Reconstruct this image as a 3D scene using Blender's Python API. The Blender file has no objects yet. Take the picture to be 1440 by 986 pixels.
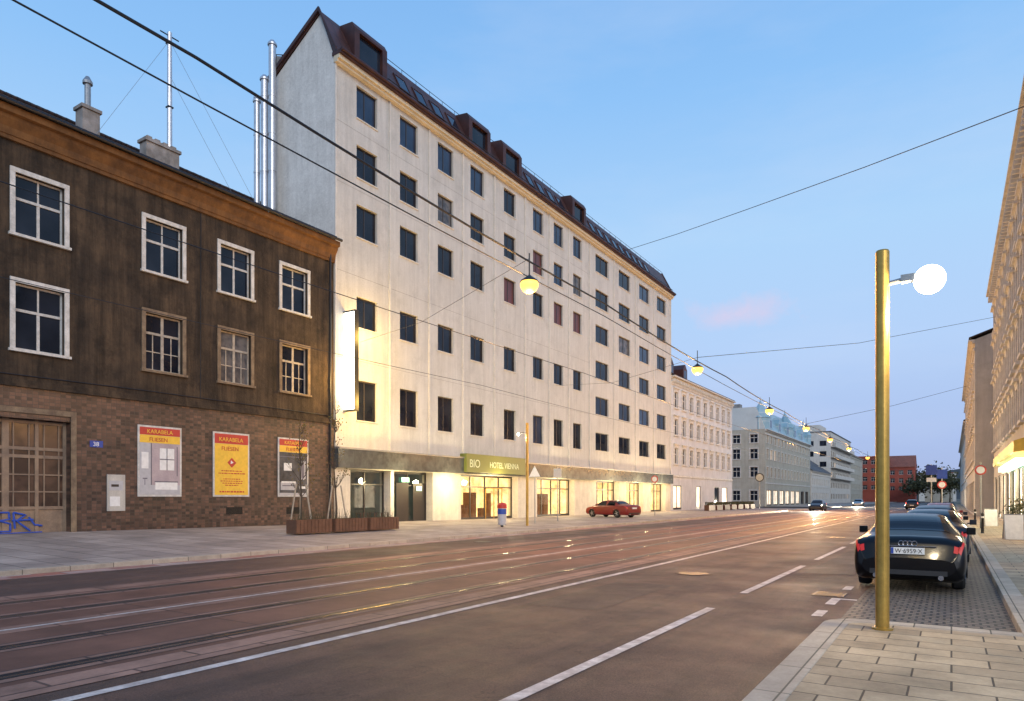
import bpy, math, random
from mathutils import Vector, Matrix
random.seed(7)
COL = bpy.context.scene.collection
R = math.radians
PI = math.pi

# ------------------------------------------------------------------ mesh builder
class MB:
    def __init__(s): s.v=[]; s.f=[]
    def quad(s,*p):
        n=len(s.v); s.v+= [tuple(q) for q in p]; s.f.append(tuple(range(n,n+len(p)))); return s
    def box(s,x0,x1,y0,y1,z0,z1):
        n=len(s.v)
        s.v+=[(x0,y0,z0),(x1,y0,z0),(x1,y1,z0),(x0,y1,z0),(x0,y0,z1),(x1,y0,z1),(x1,y1,z1),(x0,y1,z1)]
        for q in [(3,2,1,0),(4,5,6,7),(0,1,5,4),(1,2,6,5),(2,3,7,6),(3,0,4,7)]: s.f.append(tuple(n+i for i in q))
        return s
    def tube(s,pts,r,n=8):
        pts=[Vector(p) for p in pts]; rs=r if isinstance(r,(list,tuple)) else [r]*len(pts)
        rings=[]
        for i,p in enumerate(pts):
            d=(pts[min(i+1,len(pts)-1)]-pts[max(i-1,0)]).normalized()
            up=Vector((0,0,1)) if abs(d.z)<.95 else Vector((1,0,0))
            a=d.cross(up).normalized(); b=a.cross(d).normalized()
            st=len(s.v)
            for k in range(n):
                t=2*PI*k/n; q=p+(a*math.cos(t)+b*math.sin(t))*rs[i]; s.v.append(tuple(q))
            rings.append(st)
        for i in range(len(rings)-1):
            for k in range(n):
                s.f.append((rings[i]+k,rings[i]+(k+1)%n,rings[i+1]+(k+1)%n,rings[i+1]+k))
        s.f.append(tuple(rings[0]+k for k in range(n))); s.f.append(tuple(rings[-1]+k for k in reversed(range(n))))
        return s
    def lathe(s,prof,c=(0,0,0),n=20,axis='z'):
        rings=[]
        for r,h in prof:
            st=len(s.v)
            for k in range(n):
                t=2*PI*k/n; a=r*math.cos(t); b=r*math.sin(t)
                if axis=='z': q=(c[0]+a,c[1]+b,c[2]+h)
                elif axis=='x': q=(c[0]+h,c[1]+a,c[2]+b)
                else: q=(c[0]+a,c[1]+h,c[2]+b)
                s.v.append(q)
            rings.append(st)
        for i in range(len(rings)-1):
            for k in range(n): s.f.append((rings[i]+k,rings[i]+(k+1)%n,rings[i+1]+(k+1)%n,rings[i+1]+k))
        s.f.append(tuple(rings[0]+k for k in range(n))); s.f.append(tuple(rings[-1]+k for k in range(n)))
        return s
    def prism(s,poly,z0,z1):
        n=len(poly); st=len(s.v)
        s.v+=[(x,y,z0) for x,y in poly]+[(x,y,z1) for x,y in poly]
        s.f.append(tuple(range(st+n-1,st-1,-1))); s.f.append(tuple(range(st+n,st+2*n)))
        for i in range(n): j=(i+1)%n; s.f.append((st+i,st+j,st+n+j,st+n+i))
        return s
    def prism_y(s,poly,y0,y1):
        n=len(poly); st=len(s.v)
        s.v+=[(x,y0,z) for x,z in poly]+[(x,y1,z) for x,z in poly]
        s.f.append(tuple(range(st+n-1,st-1,-1))); s.f.append(tuple(range(st+n,st+2*n)))
        for i in range(n): j=(i+1)%n; s.f.append((st+i,st+j,st+n+j,st+n+i))
        return s
    def prism_x(s,poly,x0,x1):
        n=len(poly); st=len(s.v)
        s.v+=[(x0,y,z) for y,z in poly]+[(x1,y,z) for y,z in poly]
        s.f.append(tuple(range(st+n-1,st-1,-1))); s.f.append(tuple(range(st+n,st+2*n)))
        for i in range(n): j=(i+1)%n; s.f.append((st+i,st+j,st+n+j,st+n+i))
        return s
    def mesh(s,name,mat,smooth=False):
        me=bpy.data.meshes.new(name); me.from_pydata(s.v,[],s.f); me.validate(); me.update()
        if mat: me.materials.append(mat)
        if smooth:
            for p in me.polygons: p.use_smooth=True
        return me
    def build(s,name,mat,parent=None,loc=(0,0,0),rot=0,smooth=False,bevel=0):
        return link(name,s.mesh(name,mat,smooth),parent,loc,rot,bevel)
def link(name,me,parent=None,loc=(0,0,0),rot=0,bevel=0):
    o=bpy.data.objects.new(name,me); COL.objects.link(o); o.location=loc
    o.rotation_euler=rot if isinstance(rot,(tuple,list)) else (0,0,rot)
    if parent: o.parent=parent
    if bevel:
        b=o.modifiers.new('bevel','BEVEL'); b.width=bevel; b.segments=2; b.limit_method='ANGLE'
    return o
def tag(o,label=None,cat=None,group=None,kind=None):
    if label: o['label']=label
    if cat: o['category']=cat
    if group: o['group']=group
    if kind: o['kind']=kind
    return o
def thing(name,label,cat,loc=(0,0,0),rot=0,group=None):
    o=bpy.data.objects.new(name,None); COL.objects.link(o); o.location=loc; o.rotation_euler=(0,0,rot); o.empty_display_size=.2
    return tag(o,label,cat,group)
def dup(o,loc=None,rot=None,label=None,parent=None):
    c=o.copy(); COL.objects.link(c)
    if parent: c.parent=parent
    for ch in list(o.children):
        if ch.type!='LIGHT': dup(ch,parent=c)
    if loc is not None: c.location=loc
    if rot is not None: c.rotation_euler=(0,0,rot)
    if label: c['label']=label
    return c

# ------------------------------------------------------------------ materials
def newmat(name):
    m=bpy.data.materials.new(name); m.use_nodes=True
    return m,m.node_tree,m.node_tree.nodes['Principled BSDF']
def N(nt,t,**kw):
    n=nt.nodes.new(t)
    for k,v in kw.items(): setattr(n,k,v)
    return n
def coord(nt,axes=None,scale=(1,1,1),rot=(0,0,0)):
    tc=N(nt,'ShaderNodeTexCoord'); out=tc.outputs['Object']
    if axes:
        s=N(nt,'ShaderNodeSeparateXYZ'); c=N(nt,'ShaderNodeCombineXYZ'); nt.links.new(out,s.inputs[0])
        for i,a in enumerate(axes): nt.links.new(s.outputs['xyz'.index(a)],c.inputs[i])
        out=c.outputs[0]
    mp=N(nt,'ShaderNodeMapping'); mp.inputs['Scale'].default_value=scale; mp.inputs['Rotation'].default_value=rot
    nt.links.new(out,mp.inputs[0]); return mp.outputs[0]
def noise(nt,vec,scale,detail=5,rough=.6):
    n=N(nt,'ShaderNodeTexNoise'); n.inputs['Scale'].default_value=scale; n.inputs['Detail'].default_value=detail; n.inputs['Roughness'].default_value=rough
    nt.links.new(vec,n.inputs['Vector']); return n.outputs[0]
def ramp(nt,fac,stops):
    r=N(nt,'ShaderNodeValToRGB'); e=r.color_ramp.elements
    while len(e)<len(stops): e.new(.5)
    for i,(p,c) in enumerate(stops): e[i].position=p; e[i].color=(*c[:3],1) if not isinstance(c,(int,float)) else (c,c,c,1)
    nt.links.new(fac,r.inputs[0]); return r.outputs[0]
def mixc(nt,fac,a,b,mode='MIX'):
    m=N(nt,'ShaderNodeMix',data_type='RGBA',blend_type=mode)
    if isinstance(fac,(int,float)): m.inputs[0].default_value=fac
    else: nt.links.new(fac,m.inputs[0])
    for i,x in ((6,a),(7,b)):
        if isinstance(x,tuple): m.inputs[i].default_value=(*x[:3],1)
        else: nt.links.new(x,m.inputs[i])
    return m.outputs[2]
def bumpn(nt,b,h,strength,dist=.02):
    n=N(nt,'ShaderNodeBump'); n.inputs['Strength'].default_value=strength; n.inputs['Distance'].default_value=dist
    nt.links.new(h,n.inputs['Height']); nt.links.new(n.outputs[0],b.inputs['Normal'])
def mottle(name,c1,c2,rough=.8,scale=.6,streak=0,fine=25,bump=.25,metal=0,spec=.4,dark=.7):
    m,nt,b=newmat(name); v=coord(nt)
    f=ramp(nt,noise(nt,v,scale,7,.65),[(.35,0),(.65,1)])
    c=mixc(nt,f,c1,c2)
    if streak:
        vs=coord(nt,scale=(2.2,2.2,.16)); g=ramp(nt,noise(nt,vs,1.2,6,.7),[(.38,dark),(.6,1)])
        c=mixc(nt,streak,c,g,'MULTIPLY')
        g=ramp(nt,noise(nt,v,.9,9,.75),[(.36,dark),(.5,1)]); c=mixc(nt,streak*.8,c,g,'MULTIPLY')
    nf=noise(nt,v,fine,4,.7); c=mixc(nt,.5,c,ramp(nt,nf,[(.3,.75),(.7,1.15)]),'MULTIPLY')
    nt.links.new(c,b.inputs['Base Color'])
    b.inputs['Roughness'].default_value=rough; b.inputs['Metallic'].default_value=metal; b.inputs['Specular IOR Level'].default_value=spec
    if bump: bumpn(nt,b,nf,bump)
    return m
def brick(name,c1,c2,mort,axes,bw,bh,ms=.006,rough=.8,bump=.5,off=.5,nscale=.5,var=.6,spec=.4):
    m,nt,b=newmat(name); v=coord(nt,axes)
    t=N(nt,'ShaderNodeTexBrick'); t.offset=off; nt.links.new(v,t.inputs['Vector'])
    for k,x in (('Color1',c1),('Color2',c2),('Mortar',mort)): t.inputs[k].default_value=(*x,1)
    t.inputs['Scale'].default_value=1; t.inputs['Mortar Size'].default_value=ms; t.inputs['Brick Width'].default_value=bw; t.inputs['Row Height'].default_value=bh
    t.inputs['Mortar Smooth'].default_value=.3
    v2=coord(nt); c=mixc(nt,var,t.outputs[0],ramp(nt,noise(nt,v2,nscale,7,.7),[(.3,.5),(.7,1.25)]),'MULTIPLY')
    nf=noise(nt,v2,30,4,.7); c=mixc(nt,.4,c,ramp(nt,nf,[(.3,.75),(.7,1.2)]),'MULTIPLY')
    nt.links.new(c,b.inputs['Base Color']); b.inputs['Roughness'].default_value=rough; b.inputs['Specular IOR Level'].default_value=spec
    mm=N(nt,'ShaderNodeMath',operation='MULTIPLY_ADD'); mm.inputs[1].default_value=-1.0; nt.links.new(t.outputs[1],mm.inputs[0]); 
    m2=N(nt,'ShaderNodeMath',operation='MULTIPLY'); m2.inputs[1].default_value=.3; nt.links.new(nf,m2.inputs[0]); nt.links.new(m2.outputs[0],mm.inputs[2])
    bumpn(nt,b,mm.outputs[0],bump,.012)
    return m
def plain(name,c,rough=.5,metal=0,spec=.5,coat=0):
    m,nt,b=newmat(name); v=coord(nt); nf=noise(nt,v,6,5,.6)
    nt.links.new(mixc(nt,1,c,ramp(nt,nf,[(.25,.85),(.75,1.1)]),'MULTIPLY'),b.inputs['Base Color'])
    b.inputs['Roughness'].default_value=rough; b.inputs['Metallic'].default_value=metal; b.inputs['Specular IOR Level'].default_value=spec
    if coat: b.inputs['Coat Weight'].default_value=coat; b.inputs['Coat Roughness'].default_value=.08
    return m
def emis(name,c,s,base=(.8,.8,.8),vary=None,vs=1.5):
    m,nt,b=newmat(name); b.inputs['Base Color'].default_value=(*base,1); b.inputs['Roughness'].default_value=.4
    b.inputs['Emission Strength'].default_value=s
    if vary:
        v=coord(nt); nt.links.new(ramp(nt,noise(nt,v,vs,5,.75),[(.32,vary),(.5,tuple((a+q)/2 for a,q in zip(vary,c))),(.66,c)]),b.inputs['Emission Color'])
    else: b.inputs['Emission Color'].default_value=(*c,1)
    return m
def glassy(name,c1,c2,rough=.06,spec=.5,scale=.35):
    m,nt,b=newmat(name); v=coord(nt)
    nt.links.new(ramp(nt,noise(nt,v,scale,3,.5),[(.4,c1),(.6,c2)]),b.inputs['Base Color'])
    b.inputs['Roughness'].default_value=rough; b.inputs['Specular IOR Level'].default_value=spec
    bumpn(nt,b,noise(nt,v,1.2,2,.5),.05,.03)
    return m
def seeglass(name):
    m=bpy.data.materials.new(name); m.use_nodes=True; nt=m.node_tree; nt.nodes.clear()
    o=N(nt,'ShaderNodeOutputMaterial'); mx=N(nt,'ShaderNodeMixShader'); t=N(nt,'ShaderNodeBsdfTransparent'); g=N(nt,'ShaderNodeBsdfGlossy')
    g.inputs['Roughness'].default_value=.03; t.inputs[0].default_value=(.85,.88,.86,1); mx.inputs[0].default_value=.12
    nt.links.new(t.outputs[0],mx.inputs[1]); nt.links.new(g.outputs[0],mx.inputs[2]); nt.links.new(mx.outputs[0],o.inputs[0]); return m

def asphalt(name,c1,c2,c3):
    m,nt,b=newmat(name); v=coord(nt); vl=coord(nt,scale=(1,.10,1))
    c=mixc(nt,ramp(nt,noise(nt,v,.35,7,.7),[(.35,0),(.65,1)]),c1,c2)
    c=mixc(nt,ramp(nt,noise(nt,vl,1.1,6,.7),[(.42,0),(.66,.85)]),c,c3)
    nf=noise(nt,v,45,4,.9); c=mixc(nt,1,c,ramp(nt,nf,[(.3,.4),(.7,1.6)]),'MULTIPLY')
    c=mixc(nt,.8,c,ramp(nt,noise(nt,v,2.2,8,.8),[(.35,.65),(.62,1.15)]),'MULTIPLY')
    vo=N(nt,'ShaderNodeTexVoronoi',feature='DISTANCE_TO_EDGE'); vo.inputs['Scale'].default_value=.13
    nn=N(nt,'ShaderNodeTexNoise'); nn.inputs['Scale'].default_value=.9; nn.inputs['Detail'].default_value=6; nt.links.new(v,nn.inputs['Vector'])
    sc=N(nt,'ShaderNodeVectorMath',operation='SCALE'); sc.inputs['Scale'].default_value=8; nt.links.new(nn.outputs['Color'],sc.inputs[0]); 
    ad=N(nt,'ShaderNodeVectorMath',operation='ADD'); nt.links.new(v,ad.inputs[0]); nt.links.new(sc.outputs[0],ad.inputs[1]); nt.links.new(ad.outputs[0],vo.inputs['Vector'])
    c=mixc(nt,.8,c,ramp(nt,vo.outputs[0],[(.0,.45),(.005,1)]),'MULTIPLY')
    nt.links.new(c,b.inputs['Base Color']); b.inputs['Specular IOR Level'].default_value=.35
    rr=ramp(nt,noise(nt,v,.5,5,.6),[(.3,.5),(.7,.78)]); nt.links.new(rr,b.inputs['Roughness'])
    bumpn(nt,b,nf,.8,.015); return m

M={}
M['asphalt']=asphalt('asphalt',(.100,.058,.044),(.135,.075,.055),(.055,.038,.033))
M['asphalt_patch']=asphalt('asphalt_patch',(.07,.046,.039),(.088,.057,.047),(.05,.037,.033))
M['tram_bed']=brick('tram_bed',(.205,.095,.062),(.16,.078,.053),(.07,.04,.032),'yxz',6.0,6.6,.015,.65,.5,0,.5,1,.3)
M['bed_strip']=brick('tram_bed_paving_strip',(.30,.175,.13),(.24,.14,.105),(.09,.055,.045),'yxz',1.5,.5,.02,.65,.5,.5,1.2,1,.3)
M['rail']=plain('rail_steel',(.010,.008,.008),.5,.2)
M['rail_shine']=plain('rail_shine',(.34,.28,.26),.25,.9)
M['paint']=mottle('road_paint',(.78,.70,.64),(.38,.31,.28),.6,4,.5,30,.1,dark=.6)
M['side_pave']=brick('pavement_slabs_left',(.42,.35,.30),(.31,.255,.22),(.10,.085,.075),'xyz',1.2,.8,.018,.7,.5,.5,.5,.8)
M['near_pave']=brick('pavement_slabs_near',(.48,.37,.24),(.32,.245,.16),(.07,.055,.04),'xyz',.62,.36,.010,.75,.7,.5,1.2,.9)
M['kerb']=brick('kerb_granite',(.44,.37,.29),(.36,.31,.25),(.1,.09,.07),'yxz',1.0,.4,.01,.7,.3,0,2,.6)
M['cobble']=brick('cobble',(.20,.16,.12),(.13,.105,.085),(.035,.03,.025),'xyz',.17,.16,.022,.6,1,.5,2,.7)
M['redstrip']=brick('red_strip',(.32,.12,.085),(.46,.38,.34),(.2,.12,.1),'yxz',1.1,.45,.02,.7,.2,.5,1,.7)
M['ground']=mottle('earth',(.10,.09,.07),(.07,.07,.05),.9,.1)
M['hotel']=mottle('hotel_render',(.60,.585,.545),(.53,.515,.475),.88,.35,.55,14,.5,dark=.76)
M['gable']=mottle('gable_rough_plaster',(.74,.72,.67),(.62,.60,.555),.95,.8,.5,6,1.0,dark=.76)
M['hotel_rib']=mottle('hotel_rib_render',(.66,.635,.58),(.57,.545,.50),.85,1.5,.3,14,.3)
M['hotel_base']=mottle('hotel_pier',(.72,.66,.54),(.62,.56,.46),.7,1.2,.4,14,.2)
M['cream']=mottle('cream_cornice',(.70,.60,.43),(.60,.52,.38),.8,1,.2)
M['brown_metal']=mottle('brown_metal',(.085,.032,.024),(.05,.02,.017),.5,1.5,.4,20,.1,metal=.2)
M['hotel_roof']=brick('hotel_roof_sheet',(.09,.036,.028),(.06,.025,.02),(.03,.015,.015),'yzx',.6,1.0,.03,.5,.6,0,1,.5)
M['fascia']=mottle('fascia_stone',(.095,.105,.105),(.035,.04,.042),.22,1.8,.3,10,.05,spec=.6)
M['old_wall']=mottle('old_render',(.092,.060,.035),(.036,.025,.017),.92,.7,1.0,8,1.0,dark=.42)
M['tile']=brick('brown_tiles',(.150,.080,.055),(.035,.022,.018),(.06,.045,.036),'yzx',.19,.125,.010,.42,.5,.0,.6,.9,spec=.5)
M['ochre']=mottle('ochre_cornice',(.21,.095,.028),(.11,.05,.018),.85,1.2,.7,14,.4,dark=.6)
M['old_roof']=brick('old_roof_tiles',(.05,.028,.024),(.028,.017,.015),(.012,.01,.01),'yxz',.25,.3,.03,.8,1,.5,.7,.7)
M['white_frame']=mottle('white_frame',(.70,.68,.64),(.48,.46,.42),.6,3,.5,20,.1)
M['tan_frame']=mottle('tan_frame',(.26,.19,.12),(.13,.09,.06),.8,3,.5,20,.3)
M['pale_frame']=mottle('pale_old_frame',(.52,.46,.37),(.32,.27,.22),.7,4,.4,20,.2)
M['dark_frame']=plain('dark_frame',(.035,.028,.026),.4)
M['beige_frame']=mottle('gate_frame',(.33,.23,.15),(.20,.14,.10),.6,2,.3,20,.1)
M['glass']=glassy('window_glass',(.005,.007,.014),(.018,.022,.035),.05,.32)
M['glass_blue']=glassy('window_glass_blue',(.012,.024,.055),(.03,.05,.10),.08,.45)
M['glass_red']=glassy('window_blind_red',(.13,.04,.035),(.07,.025,.022),.3,.4)
M['glass_pale']=glassy('window_curtain',(.05,.05,.055),(.13,.12,.115),.25,.4,2)
M['glass_gate']=glassy('gate_glass',(.04,.022,.015),(.10,.055,.035),.25,.5,1.5)  # warm brown stands in for orange light reflected in the gate panes
M['glass_lit']=emis('window_lit',(1,.62,.25),1.1,vary=(.5,.22,.06))
M['seeglass']=seeglass('clear_glass')
M['interior']=emis('lobby_interior',(1,.70,.28),2.4,base=(.5,.4,.3),vary=(.2,.06,.012),vs=1.1)
M['interior_dim']=emis('dim_interior',(.09,.11,.08),.6,base=(.04,.04,.04),vary=(.006,.008,.009),vs=.9)
M['shop_lit']=emis('shop_lit',(1,.80,.50),1.5,vary=(.25,.12,.04),vs=1.1)
M['shop_bright']=emis('shop_bright',(1,.90,.66),3.2,vary=(.4,.26,.12),vs=1.4)
M['lamp']=emis('lamp_glow',(1,.50,.085),3.2,base=(.02,.015,.01))
M['lampw']=emis('lamp_white',(1,.95,.78),9)
M['signlit']=emis('sign_lit',(1,.93,.72),3.5)
M['hotelsign']=emis('hotel_sign_green',(.10,.11,.015),.45,base=(.10,.11,.025))
M['exitgreen']=emis('exit_green',(.05,.9,.45),1.5)
M['greenlit']=emis('green_neon',(.45,1,.72),2.2)
M['white_letter']=emis('white_letter',(.85,.9,.55),.3,base=(.4,.42,.25))
M['gold']=mottle('gold_pole',(.56,.36,.09),(.42,.26,.06),.35,2,.2,20,.03,metal=.7)
M['grey_metal']=plain('grey_metal',(.30,.31,.32),.4,.6)
M['silver']=mottle('silver_flue',(.62,.63,.66),(.48,.49,.52),.35,2,.2,10,.03,metal=.6)
M['dark_metal']=plain('dark_metal',(.03,.03,.032),.45,.5)
M['wire']=plain('wire_black',(.012,.014,.02),.6)
M['chim']=mottle('chimney_render',(.36,.33,.31),(.2,.18,.16),.9,1.5,.6)
M['wood']=mottle('planter_wood',(.17,.085,.05),(.10,.05,.03),.8,2,.3)
M['stake']=mottle('stake_wood',(.42,.36,.28),(.30,.25,.19),.8,3)
M['bark']=mottle('bark',(.09,.07,.05),(.05,.04,.03),.9,5)
M['yellow']=plain('poster_yellow',(.76,.47,.05),.45)
M['red']=plain('poster_red',(.46,.04,.03),.45)
M['white']=plain('white_sheet',(.72,.72,.70),.5)
M['ppink']=mottle('poster_pinkish',(.46,.38,.39),(.34,.28,.30),.5,1.3,0,20,0)
M['pgrey']=plain('poster_grey',(.13,.12,.15),.5)
M['pgrey2']=plain('poster_light_grey',(.42,.42,.44),.5)
M['pdark']=mottle('poster_dark',(.03,.03,.033),(.10,.10,.11),.5,1.8,0,20,0)
M['blue']=plain('sign_blue',(.02,.06,.32),.4)
M['graf']=plain('spray_blue',(.03,.08,.42),.6)
M['r1']=mottle('beige_facade',(.56,.53,.47),(.46,.43,.38),.85,.6,.6,dark=.7)
M['r1trim']=mottle('pale_trim',(.70,.67,.61),(.56,.53,.47),.85,1.4,.5)
M['lilac']=mottle('pale_grey_facade',(.62,.63,.66),(.53,.54,.56),.85,.5,.4)
M['b3']=mottle('sand_facade',(.46,.44,.37),(.38,.36,.30),.85,.5,.4)
M['glassroof']=brick('bluish_roof',(.30,.44,.50),(.22,.36,.42),(.5,.55,.55),'yzx',1.6,1.6,.06,.3,.3,0,.4,.3)
M['greyroof']=brick('grey_roof',(.12,.12,.13),(.09,.09,.10),(.05,.05,.05),'yxz',.5,.4,.03,.7,.6,.5,.5,.5)
M['redroof']=brick('orange_red_roof',(.34,.11,.06),(.26,.08,.045),(.10,.04,.03),'yxz',.5,.4,.03,.7,.6,.5,.5,.5)
M['white_wall']=mottle('white_facade',(.66,.62,.56),(.58,.54,.48),.85,.5,.4)
M['grey_wall']=mottle('grey_facade',(.50,.49,.46),(.42,.41,.38),.85,.5,.5)
M['red_wall']=mottle('red_facade',(.38,.09,.06),(.30,.07,.045),.85,.3,.2)
M['leaf']=mottle('leaf',(.04,.05,.025),(.075,.07,.03),.8,1.5,0,10,0)
M['leafy']=mottle('leaf_yellow_lit',(.20,.15,.04),(.12,.09,.03),.8,1.5,0,10,0)  # yellow light falling on the leaves is put into their colour
M['hill']=mottle('hill_far',(.08,.10,.13),(.06,.08,.10),.95,.01)
M['tyre']=plain('tyre',(.015,.015,.015),.8)
M['rim']=plain('alloy',(.45,.45,.47),.3,.9)
M['carglass']=glassy('car_glass',(.004,.004,.005),(.008,.008,.010),.08,.3)
M['paint_black']=plain('car_paint_black',(.003,.003,.004),.28,0,.22,.2)
M['paint_red']=plain('car_paint_red',(.17,.006,.007),.35,.0,.4,.4)
M['paint_silver']=plain('car_paint_silver',(.30,.31,.33),.3,.7,.5,.6)
M['paint_blue']=plain('car_paint_blue',(.010,.012,.020),.3,.0,.35,.3)
M['taillight']=emis('tail_light',(1,.02,.012),.24,base=(.3,.008,.008))
M['tail_on']=emis('tail_light_on',(1,.06,.02),6)
M['headlight']=emis('head_light',(1,.92,.75),1.2)
M['head_on']=emis('head_light_on',(1,.9,.65),25)
M['chrome']=plain('chrome',(.45,.45,.47),.25,1)
M['plastic']=plain('black_plastic',(.02,.02,.022),.5)

# ------------------------------------------------------------------ text
def text(name,s,size,mat,parent,loc,rotm='x',align='LEFT',ext=.004,sx=1):
    cu=bpy.data.curves.new(name,'FONT'); cu.body=s; cu.size=size; cu.extrude=ext; cu.align_x=align
    t=bpy.data.objects.new(name,cu); COL.objects.link(t)
    bpy.context.view_layer.update()
    me=bpy.data.meshes.new_from_object(t.evaluated_get(bpy.context.evaluated_depsgraph_get()))
    bpy.data.objects.remove(t)
    if rotm=='x': mat4=Matrix(((0,0,1,0),(1,0,0,0),(0,1,0,0),(0,0,0,1)))
    else: mat4=Matrix(((1,0,0,0),(0,0,-1,0),(0,1,0,0),(0,0,0,1)))
    me.transform(mat4@Matrix.Diagonal((sx,1,1,1))); me.name=name
    me.materials.clear(); me.materials.append(mat)
    return link(name,me,parent,loc)

# ------------------------------------------------------------------ walls and windows
def wall_open(mb,MF,a0,a1,z0,z1,ops,depth):
    A=sorted(set([a0,a1]+[x for o in ops for x in o[:2]])); Z=sorted(set([z0,z1]+[x for o in ops for x in o[2:]]))
    A=[a for a in A if a0<=a<=a1]; Z=[z for z in Z if z0<=z<=z1]
    for i in range(len(A)-1):
        for j in range(len(Z)-1):
            ca=(A[i]+A[i+1])/2; cz=(Z[j]+Z[j+1])/2
            if any(o[0]<ca<o[1] and o[2]<cz<o[3] for o in ops): continue
            mb.quad(MF(A[i],Z[j],0),MF(A[i+1],Z[j],0),MF(A[i+1],Z[j+1],0),MF(A[i],Z[j+1],0))
    for a,b,c,d in ops:
        mb.quad(MF(a,c,0),MF(a,c,-depth),MF(a,d,-depth),MF(a,d,0)); mb.quad(MF(b,c,0),MF(b,c,-depth),MF(b,d,-depth),MF(b,d,0))
        mb.quad(MF(a,c,0),MF(b,c,0),MF(b,c,-depth),MF(a,c,-depth)); mb.quad(MF(a,d,0),MF(b,d,0),MF(b,d,-depth),MF(a,d,-depth))
FX=lambda a,z,d:(d,a,z)
FNY=lambda a,z,d:(-a,-d,z)

def proto(w,h,kind,fm,pane='glass',sm=None,depth=.2,sillm=None):
    f=MB(); x0=-depth; t=.07; e=.002
    f.box(x0-.06,x0+.04,-w/2+e,-w/2+t,e,h-e).box(x0-.06,x0+.04,w/2-t,w/2-e,e,h-e)
    f.box(x0-.06,x0+.04,-w/2+t,w/2-t,e,t).box(x0-.06,x0+.04,-w/2+t,w/2-t,h-t,h-e)
    if kind=='hotel': f.box(x0-.05,x0+.03,-.10,-.04,t,h-t)
    if kind=='double': f.box(x0-.05,x0+.03,-.05,.05,t,h-t)
    if kind=='transom':
        f.box(x0-.05,x0+.05,-w/2+t,w/2-t,h*.58,h*.58+.1); f.box(x0-.05,x0+.035,-.05,.05,t,h*.58); f.box(x0-.05,x0+.03,-.03,.03,h*.58+.1,h-t)
    if kind=='six':
        f.box(x0-.05,x0+.05,-w/2+t,w/2-t,h*.64,h*.64+.1); f.box(x0-.05,x0+.05,-.06,.06,t,h*.64); f.box(x0-.05,x0+.04,-.06,.06,h*.64+.1,h-t)
        for s in (-1,1):
            f.box(x0-.05,x0+.02,min(s*.06,s*(w/2-t)),max(s*.06,s*(w/2-t)),h*.33,h*.33+.04)
            f.box(x0-.05,x0+.021,s*w/4-.02,s*w/4+.02,t,h*.33); f.box(x0-.05,x0+.021,s*w/4-.02,s*w/4+.02,h*.33+.04,h*.64)
    out=[('window',f.mesh('window',fm))]
    p=MB().quad((x0,-w/2+t,t),(x0,w/2-t,t),(x0,w/2-t,h-t),(x0,-w/2+t,h-t)); out.append(('pane',p.mesh('pane',M[pane])))
    if sm:
        c=.17; s=MB()
        s.box(.003,.05,-w/2-c,-w/2,0,h).box(.003,.05,w/2,w/2+c,0,h).box(.003,.06,-w/2-c,w/2+c,h,h+c)
        out.append(('surround',s.mesh('surround',sm)))
        s=MB().box(-depth+.05,.12,-w/2-c-.05,w/2+c+.05,-.1,-.002); out.append(('sill',s.mesh('sill',sm)))
    if sillm:
        s=MB().box(.0,.07,-w/2-.04,w/2+.04,-.06,-.002); out.append(('sill',s.mesh('sill',sillm)))
    return out
def proto_classic(w,h,fm,sm,pane='glass',ped=True,depth=.18):
    o=proto(w,h,'transom',fm,pane,None,depth); s=MB(); c=.2
    s.box(.003,.09,-w/2-c,-w/2,0,h).box(.003,.09,w/2,w/2+c,0,h).box(.003,.10,-w/2-c,w/2+c,h,h+.22)
    if ped: s.box(.003,.28,-w/2-c-.12,w/2+c+.12,h+.36,h+.5).box(.003,.13,-w/2-c,w/2+c,h+.22,h+.36)
    o.append(('surround',s.mesh('surround',sm))); s=MB().box(-depth+.05,.2,-w/2-c-.08,w/2+c+.08,-.16,-.002); o.append(('sill',s.mesh('sill',sm)))
    return o
PANES={}
def put(pr,parent,loc,rot=0,pane=None):
    root=link(pr[0][0],pr[0][1],parent,loc,rot)
    for n,me in pr[1:]:
        if n=='pane' and pane:
            key=(me.name,pane)
            if key not in PANES:
                c=me.copy(); c.materials.clear(); c.materials.append(M[pane]); PANES[key]=c
            me=PANES[key]
        link(n,me,root)
    return root

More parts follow.
